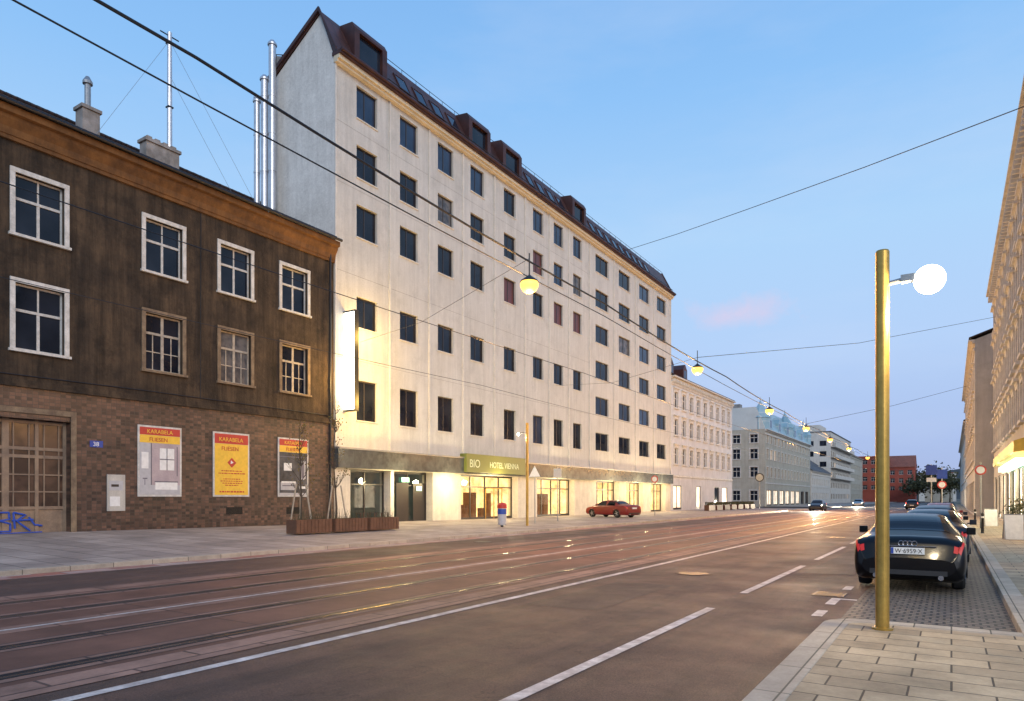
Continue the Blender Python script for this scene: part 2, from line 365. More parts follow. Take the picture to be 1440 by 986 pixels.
def gen_building(name,label,cat,loc,rot,L,D,H,wm,wins,pr_fn,roof,side=None,trim=None,shops=None,lit=0,cornice=.5,group=None,shopm=None,dentil=False):
    t=thing(name,label,cat,loc,rot,group)
    w=MB(); ops=[(a-ww/2,a+ww/2,z,z+h) for a,z,ww,h in wins]
    sops=[]
    if shops: sops=[(a0,a1,.25,z1) for a0,a1,z1 in shops]
    wall_open(w,FX,0,L,-.3,H,ops+sops,.3)
    if side:
        wall_open(w,FNY,0,D,-.3,H,[(a-ww/2,a+ww/2,z,z+h) for a,z,ww,h in side],.25)
    else: w.quad((0,0,-.3),(-D,0,-.3),(-D,0,H),(0,0,H))
    w.quad((0,L,-.3),(-D,L,-.3),(-D,L,H),(0,L,H)).quad((-D,0,-.3),(-D,L,-.3),(-D,L,H),(-D,0,H)).quad((0,0,H),(0,L,H),(-D,L,H),(-D,0,H))
    kind,rise,rm=roof
    if kind=='gable':
        for y in (0,L): w.quad((0,y,H),(-D,y,H),(-D/2,y,H+rise))
    w.build('wall',wm,t)
    if kind=='gable':
        o=.35; k=rise/(D/2)
        r=MB(); r.prism_y([(o+.1,H-o*k+.22),(o+.1,H-o*k+.34),(-D/2,H+rise+.36),(-D-o,H-o*k+.34),(-D-o,H-o*k+.22),(-D/2,H+rise+.05)],-.1,L+.1); ro=r.build('roof',rm,t)
    elif kind=='mansard':
        r=MB(); r.prism_y([(.1,H+.02),(-1.6,H+rise),(-D+1.6,H+rise),(-D,H+.02)],0,L); ro=r.build('roof',rm,t)
    else:
        r=MB(); r.box(-D,.15,-.1,L+.1,H+.002,H+.3); ro=r.build('roof',rm,t)
    if cornice:
        c=MB(); tm=trim or wm
        c.box(.003,.12,-.05,L+.05,H-1.0,H-.75).box(.003,.2,-.05,L+.05,H-.35,H-.15).box(.003,cornice,-.06,L+.06,H-.15,H-.005)
        c.box(.003,.1,0,L,4.35,4.6)
        if dentil:
            y=.3
            while y<L-.2: c.box(.003,cornice-.12,y,y+.16,H-.74,H-.352); y+=.6
        c.build('cornice',tm,t)
    for a,z,ww,h in wins:
        rr=random.random()
        put(pr_fn(ww,h),t,(0,a,z),0,'glass_lit' if rr<lit else ('glass_pale' if rr>.85 else None))
    if side:
        for a,z,ww,h in side: put(pr_fn(ww,h),t,(-a,0,z),-PI/2,None)
    if shops:
        for a0,a1,z1 in shops:
            f=MB(); f.box(-.2,-.1,a0,a0+.08,.25,z1).box(-.2,-.1,a1-.08,a1,.25,z1).box(-.2,-.1,a0+.08,a1-.08,z1-.1,z1).box(-.2,-.1,a0+.08,a1-.08,.25,.5)
            n=max(1,int((a1-a0)/1.6))
            for k in range(1,n): y=a0+(a1-a0)*k/n; f.box(-.2,-.1,y-.03,y+.03,.5,z1-.1)
            so=f.build('shop_window',M['dark_frame'],t)
            MB().quad((-.17,a0+.08,.5),(-.17,a1-.08,.5),(-.17,a1-.08,z1-.1),(-.17,a0+.08,z1-.1)).build('pane',shopm or (M['shop_lit'] if random.random()<.65 else M['glass']),so)
    return t
_pc={}
def pf(kind,fm,sm=None,pane='glass',ped=True,sillm=None):
    def fn(w,h):
        k=(kind,fm.name,w,h,pane,ped,sm.name if sm else '')
        if k not in _pc: _pc[k]=proto_classic(w,h,fm,sm,pane,ped) if kind=='classic' else proto(w,h,kind,fm,pane,sm,.2,sillm)
        return _pc[k]
    return fn

# ------------------------------------------------------------------ SETTING
def sheet(name,x0,x1,y0,y1,z,mat): return tag(MB().quad((x0,y0,z),(x1,y0,z),(x1,y1,z),(x0,y1,z)).build(name,mat),kind='structure')
sheet('ground',-1500,1500,-600,3000,-.06,M['ground'])
sheet('road',-17.7,-1.35,-25,330,0,M['asphalt'])
sheet('side_road',-120,-17.7,110.5,130.5,-.01,M['asphalt'])
sheet('tram_track_bed',-13.85,-7.05,-25,330,.004,M['tram_bed'])
RX=(-7.75,-9.25,-11.65,-13.15)
st_=MB()
for x in RX+(-7.07,-10.46,-13.8): st_.quad((x-.27,-25,.007),(x+.26,-25,.007),(x+.26,330,.007),(x-.27,330,.007))
tag(st_.build('track_paving_strips',M['bed_strip']),kind='structure')
pt=MB()
for (a,b,c,d) in ((-5.9,-4.6,9.5,13.2),(-2.9,-1.9,17,25),(-6.2,-3.6,27,29),(-16.6,-14.6,14,17.5),(-16,-14.9,30,45)):
    pt.quad((a,c,.003),(b,c+.1,.003),(b-.05,d,.003),(a+.08,d-.1,.003))
tag(pt.build('road_patches',M['asphalt_patch']),kind='structure')
for i,(x,y) in enumerate(((-5.0,15.5),(-4.3,33),(-15.5,22))):
    t=thing('manhole_cover',['round iron manhole cover in the right lane, nearest the camera','round iron manhole cover farther up the right lane','round iron manhole cover in the left lane by the red edge strip'][i],'manhole cover',(x,y,.004),0,'manhole covers in the road')
    MB().lathe([(.34,0),(.34,.006),(.3,.007)],n=24).build('cover',M['dark_metal'],t); MB().lathe([(.42,0),(.42,.004),(.35,.004)],n=24).build('frame_ring',M['asphalt_patch'],t)
t=thing('drain_grate','iron drain grate in the gutter left of the black saloon','drain',(-1.85,13.2,.004))
g=MB()
for k in range(7): g.box(-.22,.22,k*.08,k*.08+.045,0,.008)
g.box(-.26,-.22,-.02,.55,0,.009).box(.22,.26,-.02,.55,0,.009); g.build('grate',M['dark_metal'],t)
tr=MB()
for x in RX: tr.box(x-.11,x+.11,-25,330,.0,.011)
tag(tr.build('tram_rails',M['rail']),kind='structure')
tr=MB()
for x in RX: tr.box(x+.03,x+.06,-25,330,.0,.016)
tag(tr.build('tram_railheads',M['rail_shine']),kind='structure')
mk=MB()
def strip(x0,x1,y0,y1,z=.006): mk.quad((x0,y0,z),(x1,y0,z),(x1,y1,z),(x0,y1,z))
strip(-6.5,-6.36,-25,300); strip(-10.5,-10.42,-25,300,.011)
y=-3.2
while y<250: strip(-3.27,-3.13,y,y+6); y+=8
for a,b in ((10.9,11.5),(12.2,12.9),(14.3,14.9)): strip(-1.75,-1.6,a,b)
strip(-1.75,-1.35,12.9,13.0)
tag(mk.build('road_markings',M['paint']),kind='structure')
sheet('red_edge_strip',-17.7,-16.95,-25,108,.004,M['redstrip'])

def swz(X,Y):
    b=.42 if Y<14 else (.42-(Y-14)/31*.28 if Y<45 else .14)
    return .12+(b-.12)*min(1,max(0,(-18-X)/11))
def left_pave(name,y0,y1):
    m=MB(); ys=[y0]+[y for y in (0,14,20,26,32,38,45) if y0<y<y1]+[y1]
    for a,b in zip(ys,ys[1:]):
        m.quad((-29.4,a,swz(-29.4,a)),(-18,a,.12),(-18,b,.12),(-29.4,b,swz(-29.4,b)))
    return tag(m.build(name,M['side_pave']),kind='structure')
left_pave('pavement_left',-25,110.3); left_pave('pavement_left_far',130.7,330)
tag(MB().box(-18,-17.7,-25,110.3,-.05,.124).build('kerb_left',M['kerb'],bevel=.015),kind='structure')
tag(MB().box(-18,-17.7,130.7,330,-.05,.124).build('kerb_left_far',M['kerb'],bevel=.015),kind='structure')
YC=10.25; XK=-1.42
arc=[(XK+.5-.5*math.cos(t),YC-.5+.5*math.sin(t)) for t in [PI/2*i/8 for i in range(9)]]
arci=[(XK+.5-.2*math.cos(t),YC-.5+.2*math.sin(t)) for t in [PI/2*i/8 for i in range(9)]]
kp=[(XK,-25)]+arc+[(.72,YC),(.72,YC-.3)]+arci[::-1]+[(XK+.3,-25)]
tag(MB().prism(kp,-.05,.124).build('kerb_near',M['kerb'],bevel=.012),kind='structure')
tag(MB().box(.72,1.0,YC-.3,330,-.05,.124).build('kerb_right',M['kerb'],bevel=.012),kind='structure')
tag(MB().prism([(XK+.3,-25)]+arci+[(.72,YC-.3),(1.0,YC-.3),(1.0,330),(14,330),(14,-25)],-.05,.12).build('pavement_right',M['near_pave']),kind='structure')
sheet('parking_bay',-1.35,.72,YC,330,.003,M['cobble'])
tag(MB().box(-1.5,.72,56,62,.0,.12).build('kerb_island',M['near_pave'],bevel=.02),kind='structure')
hm=MB(); pts=[]
for i in range(60):
    a=-900+i*40; pts.append((a,1300,30+22*math.sin(i*.37)+10*math.sin(i*1.1)))
for p,q in zip(pts,pts[1:]): hm.quad((p[0],p[1],-2),(q[0],q[1],-2),q,p)
tag(hm.build('hills',M['hill']),kind='structure')

# ------------------------------------------------------------------ OLD BUILDING
ob=thing('old_house','weathered dark brown three storey house with tiled ground floor, left of the white hotel','building',(-29,4,0))
Y0=4; L=22.65
o2=[]; 
cols=[7.2,12.06,16.9,20.46,23.97]
WW=1.66
for c in cols: o2+= [(c-Y0-WW/2,c-Y0+WW/2,11.5,13.75),(c-Y0-WW/2,c-Y0+WW/2,7.25,9.7)]
w=MB(); wall_open(w,FX,0,L,6.0,15.2,o2,.28)
w.quad((0,0,0),(-12,0,0),(-12,0,16),(0,0,16)).quad((0,L,0),(-12,L,0),(-12,L,16),(0,L,16)).quad((-12,0,0),(-12,L,0),(-12,L,16),(-12,0,16))
w.quad((0,0,16),(-6,0,19.1),(-12,0,16)).quad((0,L,16),(-6,L,19.1),(-12,L,16))
w.build('wall',M['old_wall'],ob)
gate=(9.0-Y0,13.1-Y0,0.0,4.7)
w=MB(); wall_open(w,lambda a,z,d:(d+.04,a,z),0,L,-.2,5.85,[gate,(19.9-Y0,20.8-Y0,.95,1.3),(23.4-Y0,24.3-Y0,.9,1.25)],.45); w.build('tiled_wall',M['tile'],ob)
MB().box(.0,.16,-.02,L,5.85,5.95).box(.0,.1,-.02,L,5.95,6.12).build('band',M['old_wall'],ob)
c=MB(); c.box(.0,.10,0,L,14.85,15.0).prism_y([(0,15.0),(.14,15.0),(.18,15.25),(.34,15.5),(.36,15.62),(.52,15.66),(.54,15.9),(0,15.9)],0,L)
c.build('cornice',M['ochre'],ob)
r=MB(); r.prism_y([(.62,15.92),(.62,16.05),(-6,19.45),(-12.5,16.05),(-6,19.2)],-.1,L-.02); ro=r.build('roof',M['old_roof'],ob)
rc=MB(); y=0
while y<L-.4: rc.tube([(-6,y,19.48),(-6,y+.42,19.5)],[.13,.10],6); y+=.4
rc.build('ridge_tiles',M['old_roof'],ro)
rc=MB(); y=.05
while y<L-.3: rc.tube([(.62,y,16.04),(.1,y,16.32)],.05,5); y+=.25
rc.build('eave_tiles',M['old_roof'],ro)
g=MB(); g.tube([(.66,-.1,15.96),(.66,L,15.96)],.08,8); g.build('gutter',M['dark_metal'],ob)
pw=pf('transom',M['white_frame'],M['white_frame']); po=pf('six',M['pale_frame'],M['tan_frame'])
for i,cc in enumerate(cols):
    put(pw(WW,2.25),ob,(0,cc-Y0,11.5),0,'glass')
    put((pw if i<2 else po)(WW,2.45),ob,(0,cc-Y0,7.25),0,'glass_pale' if i==3 else 'glass')
g=MB(); a0,a1=gate[0],gate[1]; x=-.36
for k in range(5):
    yy=a0+(a1-a0)*k/4; ww=.11 if k in(0,4,2) else .06
    g.box(x-.05,x+.05,max(a0,yy-ww),min(a1,yy+ww),.25,4.7)
for zz in (.25,1.3,1.95,2.6,3.25,3.55,4.55): g.box(x-.045,x+.045,a0,a1,zz,zz+(.12 if zz in(.25,1.3,3.25,3.55,4.55) else .05))
for k in range(8):
    yy=a0+(a1-a0)*(k+.5)/8; g.box(x-.04,x+.04,yy-.02,yy+.02,1.3,4.6)
go=g.build('gate',M['beige_frame'],ob)
MB().box(x-.03,x-.01,a0,a1,1.3,4.6).build('pane',M['glass_gate'],go)
MB().box(x-.04,x-.0,a0,a1,.2,1.32).build('gate_panel',M['beige_frame'],go)
MB().box(.0,.09,a1,a1+.2,.2,4.9).box(.0,.09,a0,a1+.2,4.9,5.1).build('gate_surround',M['tan_frame'],ob)
gr=MB()
def stroke(pts,r=.035):
    P=[]
    for i in range(len(pts)-1):
        for k in range(4): 
            t=k/4; P.append((pts[i][0]*(1-t)+pts[i+1][0]*t,pts[i][1]*(1-t)+pts[i+1][1]*t))
    P.append(pts[-1]); gr.tube([(x+.053,p[0],p[1]) for p in P],r,5)
bx=10.75-Y0
stroke([(bx,.55),(bx+.1,1.2),(bx+.4,1.2),(bx+.42,.95),(bx+.1,.9)]); stroke([(bx+.1,.9),(bx+.45,.78),(bx+.45,.5),(bx-.1,.5)])
stroke([(bx+.55,1.2),(bx+.6,.6)]); stroke([(bx+.55,1.2),(bx+.95,1.1),(bx+.65,.88),(bx+1.1,.5)])
stroke([(bx+.5,.9),(bx+1.2,.92)]); stroke([(bx+1.05,1.02),(bx+1.25,.72),(bx+1.5,.68)]); stroke([(bx-.8,1.15),(bx-.45,.5),(bx-.25,1.2)]); stroke([(bx-.2,.42),(bx+1.5,.44)],.025)
gr.build('graffiti',M['graf'],go)
for a in (19.9-Y0,23.4-Y0):
    z0=.95 if a<18 else .9; vv=MB()
    vv.box(-.03,.0,a,a+.9,z0,z0+.35)
    for k in range(6): vv.box(-.0,.03,a,a+.9,z0+.02+k*.055,z0+.05+k*.055)
    vv.build('vent_grille',M['dark_metal'],ob)
MB().tube([(.12,L-.35,15.6),(.12,L-.35,.3)],.06,8).build('drainpipe',M['dark_metal'],ob)
MB().tube([(.03,0,6.3),(.03,6,6.28),(.03,12,6.33),(.03,L-.4,6.3)],.018,5).tube([(.03,14.6,6.3),(.03,14.62,14.8)],.015,5).build('wall_cable',M['wire'],ob)
ch=MB().box(-4.8,-4.15,11.5,12.25,17,19.5).box(-4.87,-4.08,11.43,12.32,19.5,19.65).build('chimney',M['chim'],ob)
MB().lathe([(.13,19.65),(.13,20.8),(.21,20.8),(.21,20.92),(.08,21.15)],(-4.48,11.87,0),12).build('chimney_pot',M['grey_metal'],ch)
ch=MB().box(-4.9,-4.3,14.5,16.2,17,19.35).box(-4.98,-4.22,14.42,16.28,19.35,19.5).build('chimney',M['chim'],ob)
for k in range(4): MB().box(-4.8,-4.4,14.6+k*.42,14.85+k*.42,19.5,19.68).build('chimney_pot',M['chim'],ch)
ms=thing('antenna_mast','tall thin steel mast with stay wires on the brown house roof','mast',(-34,20.1,18.6))
MB().tube([(0,0,-.4),(0,0,3.5),(0,0,7.2)],[.13,.12,.11],10).build('pole',M['silver'],ms)
MB().box(-.14,.14,-.14,.14,6.6,6.7).box(-.14,.14,-.14,.14,3.3,3.36).box(-.02,.02,-.5,.5,7.0,7.05).build('bracket',M['dark_metal'],ms)
for e in (((0,0,6.8),(1.2,-4.2,-.3)),((0,0,6.8),(1.4,4.0,-.3)),((0,0,5),(1,3,-.3))): MB().tube(list(e),.009,4).build('stay_wire',M['grey_metal'],ms)
for i,(fx,fy,hh,rr,lb) in enumerate(((-33.55,26.1,28.3,.21,'tallest silver flue pipe against the hotel gable, with a cap plate'),(-34.0,25.9,26.3,.21,'middle silver flue pipe against the hotel gable'),(-34.5,25.75,25.1,.17,'shortest silver flue pipe, farthest left at the hotel gable'))):
    f=thing('flue_pipe',lb,'flue pipe',(fx,fy,16.5),0,'silver flue pipes at the hotel gable')
    MB().lathe([(rr,0),(rr,hh-16.5)],n=14).build('pipe',M['silver'],f,smooth=False)
    for k in range(1,5): MB().lathe([(rr+.02,k*2.2),(rr+.02,k*2.2+.1)],n=14).build('collar',M['silver'],f)
    MB().lathe([(rr+.06,hh-16.5),(rr+.06,hh-16.4),(rr*.6,hh-16.2)],n=14).build('cap',M['silver'],f)
pn=thing('roof_panel','pale sheet panel in a dark frame beside the flue tops','panel',(-34.3,27.5,26.5))
pm=MB(); pm.quad((-.65,0,.9),(.75,0,.7),(.75,0,1.9),(-.65,0,2.45)).quad((-.65,.04,.9),(.75,.04,.7),(.75,.04,1.9),(-.65,.04,2.45)); pm.build('sheet',M['chim'],pn)
MB().tube([(-.68,0,0),(-.68,0,2.55),(.78,0,1.98),(.78,0,.1)],.05,6).tube([(-.68,0,.85),(.78,0,.65)],.04,6).tube([(-.1,-.02,.8),(-.1,-.02,2.3)],.03,6).build('frame',M['dark_metal'],pn)

def poster(y0,label,kind):
    t=thing('advertising_poster',label,'poster',(-28.955,y0,1.8),0,'tile shop posters on the brown tiled wall')
    W=1.95; H=3.05
    MB().box(0,.04,0,W,0,H).build('board',M['white_frame'],t)
    if kind=='y':
        MB().box(.041,.05,.08,W-.08,.08,H-.55).build('sheet',M['yellow'],t)
        MB().box(.041,.052,.08,W-.08,H-.54,H-.08).build('header',M['red'],t)
        text('lettering','KARABELA',.27,M['yellow'],t,(.056,.29,H-.43))
        text('lettering','FLIESEN',.27,M['red'],t,(.056,.42,H-.86))
        d=MB().prism_x([(W/2,1.38),(W/2+.24,1.62),(W/2,1.86),(W/2-.24,1.62)],.051,.056); d.build('emblem',M['red'],t)
        d=MB().prism_x([(W/2-.07,1.55),(W/2+.09,1.62),(W/2-.05,1.73)],.057,.06); d.build('emblem_mark',M['white'],t)
        b=MB()
        for zz,ww,hh in ((1.2,1.1,.05),(1.08,1.4,.05),(.82,.9,.04),(.72,1.2,.04),(.62,1.0,.04),(.52,.7,.04),(.2,1.3,.07)):
            k=W/2-ww/2
            while k<W/2+ww/2: l=random.uniform(.04,.16); b.box(.051,.055,k,k+l,zz,zz+hh); k+=l+.035
        b.build('small_print',M['red'],t)
    else:
        MB().box(.041,.05,.08,W-.08,H-.74,H-.41).build('sheet',M['yellow'],t)
        MB().box(.041,.052,.08,W-.08,H-.40,H-.08).build('header',M['red'],t)
        text('lettering','KARABELA',.24,M['yellow'],t,(.056,.38,H-.33)); text('lettering','FLIESEN',.24,M['red'],t,(.056,.48,H-.67))
        p=MB().box(.041,.048,.08,W-.08,.08,H-.75).build('picture',M['ppink'] if kind=='a' else M['pdark'],t)
        def B(m,*bs):
            for q in bs: MB().box(.049,q[4] if len(q)>4 else .0515,*q[:4]).build('picture_detail',M[m],p)
        if kind=='a':
            B('pgrey2',(.08,1.87,.08,.5),(.08,.55,.5,2.3))
            B('white',(.75,1.75,.3,.62,.054),(.95,1.6,1.15,2.1),(.15,.45,1.2,1.9,.053))
            B('pgrey',(.72,1.78,.62,.67,.054),(1.25,1.29,1.15,2.1,.055),(.95,1.6,1.6,1.64,.055),(.2,.4,.75,.8,.054),(.28,.31,.5,.75,.054),(1.72,1.76,.9,2.2),(.55,.6,.5,2.3,.053))
        else:
            B('pgrey2',(.15,1.15,.35,.75),(1.4,1.75,.9,1.9),(.08,1.87,.08,.2))
            B('pgrey',(.1,1.87,2.05,2.1),(1.5,1.65,1.0,1.8,.054),(.25,1.05,.55,.6,.054))
            B('white',(.2,1.1,.72,.80,.054),(.35,.85,1.35,1.75),(1.35,1.8,.42,.55))
poster(15.7,'poster with red and yellow header over a pale pinkish bathroom photograph, nearest the garage gate','a')
poster(19.2,'all yellow poster with red header and red diamond emblem, middle of the three wall posters','y')
poster(22.85,'poster with red and yellow header over a dark bathroom photograph, nearest the hotel','b')
hn=thing('house_number_sign','small blue enamel house number plate 38 beside the garage gate','sign',(-28.95,13.8,3.78))
MB().box(0,.02,0,.5,0,.26).build('plate',M['blue'],hn); text('numeral','38',.24,M['white'],hn,(.024,.11,.045))
nb=thing('notice_board','narrow pale metal notice panel on the brown tiled wall near the gate','notice board',(-28.95,14.45,1.2))
MB().box(0,.06,0,.72,0,1.5).build('panel',M['r1'],nb,bevel=.01); MB().box(.061,.068,.08,.62,.85,1.25).build('notice',M['pgrey2'],nb); MB().box(.061,.068,.1,.5,.2,.6).build('notice',M['white'],nb); MB().box(.069,.072,.15,.45,1.0,1.1).build('mark',M['dark_frame'],nb)

# ------------------------------------------------------------------ HOTEL
ht=thing('hotel','tall white rendered hotel with rows of small dark windows and brown dormered roof','building',(-29,26.7,0))
H0=26.7; L=54.3
cl=[29.25,32.95,36.7,40.4,44.75,49.1,52.6,56.2]; cr=[61.5,67.0,72.5,77.9]
wins=[]
for c in cl:
    for z,h in ((23.8,1.9),(20.35,1.9),(16.9,1.9),(11.65,1.8),(6.25,2.35)): wins.append((c-H0,z,1.7,h,'s'))
for c in cr:
    for z in (23.7,20.3,16.85,13.35,9.85,6.35): wins.append((c-H0,z,3.0,1.75,'d'))
w=MB(); wall_open(w,FX,0,L,4.5,26.4,[(a-ww/2,a+ww/2,z,z+h) for a,z,ww,h,_ in wins],.26)
w.quad((-5.3,0,0),(-5.3,L,0),(-5.3,L,26.7),(-5.3,0,26.7)); w.build('wall',M['hotel'],ht)
for y in (0,L): MB().quad((0,y,0),(0,y,26.4),(-1.1,y,29.2),(-5.3,y,26.7),(-5.3,y,0)).build('gable_wall',M['gable'],ht)
MB().box(-14,-5.32,0,L,0,17).build('rear_wing',M['hotel'],ht)
bnd=[0.0,31.1-H0,34.85-H0,38.55-H0,42.5-H0,46.9-H0,50.85-H0,54.4-H0,58.6-H0,64.2-H0,69.8-H0,75.2-H0,L-.12]
for b in bnd: MB().box(.002,.09,b,b+.12,4.61,26.05).build('pilaster',M['hotel_rib'],ht)
jl=MB()
for b in bnd[:-1]: jl.box(.0012,.0035,b+.121,b+.145,4.61,26.05)
for z in (9.7,14.6,19.6,23.0): jl.box(.0012,.004,.16,32,z,z+.018)
jl.build('wall_joint',M['chim'],ht)
cc=MB().box(.003,.3,-.05,L,26.05,26.2).box(.003,.45,-.05,L,26.2,26.42).build('cornice',M['cream'],ht)
MB().box(-.1,.62,-.08,L+.05,26.42,26.62).tube([(.66,-.08,26.6),(.66,L,26.6)],.09,8).build('gutter',M['brown_metal'],ht)
rf=MB().prism_y([(.3,26.63),(-1.1,29.36),(-5.5,26.80),(-5.5,26.66),(-1.1,29.22),(0,26.63)],-.08,L+.02).build('roof',M['hotel_roof'],ht)
for a,b in ((-.2,-.09),(L+.03,L+.2)):
    MB().prism_y([(.32,26.63),(.32,26.8),(-1.1,29.55),(-5.6,26.98),(-5.6,26.75),(-1.1,29.3)],a,b).build('verge_trim',M['brown_metal'],rf)
for yc in (29.5,40.6,45.0,56.4):
    a=yc-H0; dw=1.35
    d=MB(); d.prism_y([(.1,26.9),(.1,28.9),(-.1,29.25),(-2.3,29.5),(-2.3,27.5)],a-dw,a-.95).prism_y([(.1,26.9),(.1,28.9),(-.1,29.25),(-2.3,29.5),(-2.3,27.5)],a+.95,a+dw)
    d.prism_y([(.1,28.75),(.1,28.9),(-.1,29.25),(-2.3,29.5),(-2.3,28.75)],a-.95,a+.95).prism_y([(.1,26.9),(.1,27.15),(-1.5,27.15),(-1.5,26.9)],a-.95,a+.95)
    do=d.build('dormer',M['brown_metal'],ht)
    MB().quad((-.12,a-.95,27.15),(-.12,a+.95,27.15),(-.12,a+.95,28.75),(-.12,a-.95,28.75)).build('pane',M['glass'],do)
for y0,n in ((32.2,4),(47.8,4),(59.5,9)):
    for k in range(n):
        a=y0-H0+k*1.75
        f=MB(); 
        P=lambda t,off:(.3-1.4*t+off*.88,26.63+2.73*t+off*.47)
        def bar(t0,t1,ya,yb):
            (xa,za),(xb,zb),(xc,zc),(xd,zd)=P(t0,0),P(t0,.08),P(t1,.08),P(t1,0); f.prism_y([(xa,za),(xb,zb),(xc,zc),(xd,zd)],ya,yb)
        bar(.3,.72,a,a+.08); bar(.3,.72,a+1.0,a+1.08); bar(.3,.33,a+.08,a+1.0); bar(.69,.72,a+.08,a+1.0)
        fo=f.build('roof_window',M['brown_metal'],ht)
        (xa,za),(xb,zb)=P(.3,.05),P(.72,.05)
        MB().quad((xa,a+.08,za),(xa,a+1.0,za),(xb,a+1.0,zb),(xb,a+.08,zb)).build('pane',M['glass'],fo)
rl=MB(); rl.tube([(.3,4,27.15),(.3,L,27.15)],.03,6); rl.tube([(-1.1,4,29.6),(-1.1,L,29.6)],.02,6)
a=4
while a<L: rl.tube([(.3,a,26.6),(.3,a,27.15)],.02,5); rl.tube([(-1.1,a,29.3),(-1.1,a,29.6)],.015,5); a+=1.4
rl.build('roof_rail',M['dark_metal'],ht)
ph=pf('hotel',M['dark_frame'],sillm=M['hotel_rib']); pdn=pf('double',M['dark_frame'],sillm=M['hotel_rib'])
for a,z,ww,h,k in wins:
    r=random.random()
    pane=None
    if k=='s' and h<2 and z in (20.35,16.9) and 42<a+H0<57 and r<.4: pane='glass_red'
    elif z>23: pane='glass_blue' if r>.5 else None
    elif r>.85: pane='glass_pale' if r>.95 else 'glass_blue'
    put((ph if k=='s' else pdn)(ww,h),ht,(0,a,z),0,pane)
ops=[(27.9,31.25),(31.55,35.3),(38.4,45.9),(48.9,55.6),(60.2,65.5),(67.4,72.2),(74.4,79.2)]
w=MB(); wall_open(w,lambda a,z,d:(d+.01,a,z),0,L,-.2,3.52,[(a-H0,b-H0,.1,3.4) for a,b in ops],.9); w.build('ground_floor_wall',M['hotel_base'],ht)
MB().box(.0,.35,-.02,L+.02,3.45,4.5).build('fascia',M['fascia'],ht)
MB().box(.0,.42,-.02,L+.03,4.501,4.6).build('fascia_trim',M['grey_metal'],ht)
jj=MB(); a=1.2
while a<L: jj.box(.3505,.3525,a,a+.03,3.47,4.49); a+=2.4
jj.build('fascia_joint',M['dark_metal'],ht)
for i,(a,b) in enumerate(ops):
    a-=H0; b-=H0; lit=i>=2
    f=MB(); n=2 if b-a<4 else 4; xx=-.6
    for k in range(n+1):
        y=a+.04+(b-a-.08)*k/n; f.box(xx-.05,xx+.05,y-.04,y+.04,.1,3.4)
    f.box(xx-.04,xx+.04,a,b,3.28,3.4).box(xx-.04,xx+.04,a,b,2.5,2.58).box(xx-.04,xx+.04,a,b,.1,.32)
    so=f.build('shop_window' if i!=2 else 'entrance',M['dark_frame'],ht)
    MB().quad((xx,a,.3),(xx,b,.3),(xx,b,3.3),(xx,a,3.3)).build('pane',M['seeglass'],so)
    im=M['interior'] if lit else M['interior_dim']
    q=MB(); xb=-3.4
    q.quad((xb,a,.12),(xb,b,.12),(xb,b,3.4),(xb,a,3.4)).quad((-.9,a,.12),(xb,a,.12),(xb,a,3.4),(-.9,a,3.4)).quad((-.9,b,.12),(xb,b,.12),(xb,b,3.4),(-.9,b,3.4)).quad((-.9,a,3.395),(-.9,b,3.395),(xb,b,3.395),(xb,a,3.395)).quad((-.9,a,.12),(-.9,b,.12),(xb,b,.12),(xb,a,.12))
    q.build('interior',im,so)
    k=a+.5
    while lit and k<b-.6:
        hh=random.uniform(.8,2.4); MB().box(-2.6-random.random()*.6,-2.3,k,k+random.uniform(.3,.8),.15,hh).build('furnishing',M['wood'],so); k+=random.uniform(.9,1.5)
    if not lit: MB().box(-1.9,-1.7,a+.4,a+1.2,.15,2.3).build('furnishing',M['wood'],so)
for a in (32.3,33.9): MB().box(-.52,-.48,a-H0,a-H0+1.15,.15,2.7).build('door',M['dark_frame'],ht)
MB().box(-.5,-.46,33.0-H0-.2,33.0-H0+.5,2.75,3.05).build('exit_sign',M['exitgreen'],ht); MB().box(-.46,-.43,34.2-H0,34.7-H0,2.2,2.5).build('exit_sign',M['exitgreen'],ht)
dr=MB(); 
for k in range(3): dr.box(-.44,-.4,42.0-H0+k*1.1,42.08-H0+k*1.1,.12,2.5)
dr.box(-.44,-.4,42.0-H0,44.28-H0,2.42,2.5); dr.build('door',M['gold'],ht)
sg=MB().box(.0,.6,38.3-H0,46.1-H0,3.55,4.85).build('sign_box',M['hotelsign'],ht,bevel=.01)
text('lettering','BIO',.8,M['white_letter'],sg,(.61,38.6-H0,3.9)); text('lettering','HOTEL VIENNA',.6,M['white_letter'],sg,(.61,41.1-H0,3.95),sx=.95)
ls=thing('light_box_sign','tall vertical glowing white light box projecting from the hotel corner','sign',(-28.9,27.45,6.7))
MB().box(.0,.85,-.13,.13,0,5.5).build('light_panel',M['signlit'],ls,bevel=.02)
MB().box(-.12,.0,-.05,.05,.8,.95).box(-.12,.0,-.05,.05,4.6,4.75).box(-.03,.89,-.15,.15,5.5,5.58).box(-.03,.89,-.15,.15,-.08,-.001).box(.851,.89,-.15,.15,0,5.5).build('bracket',M['dark_metal'],ls)

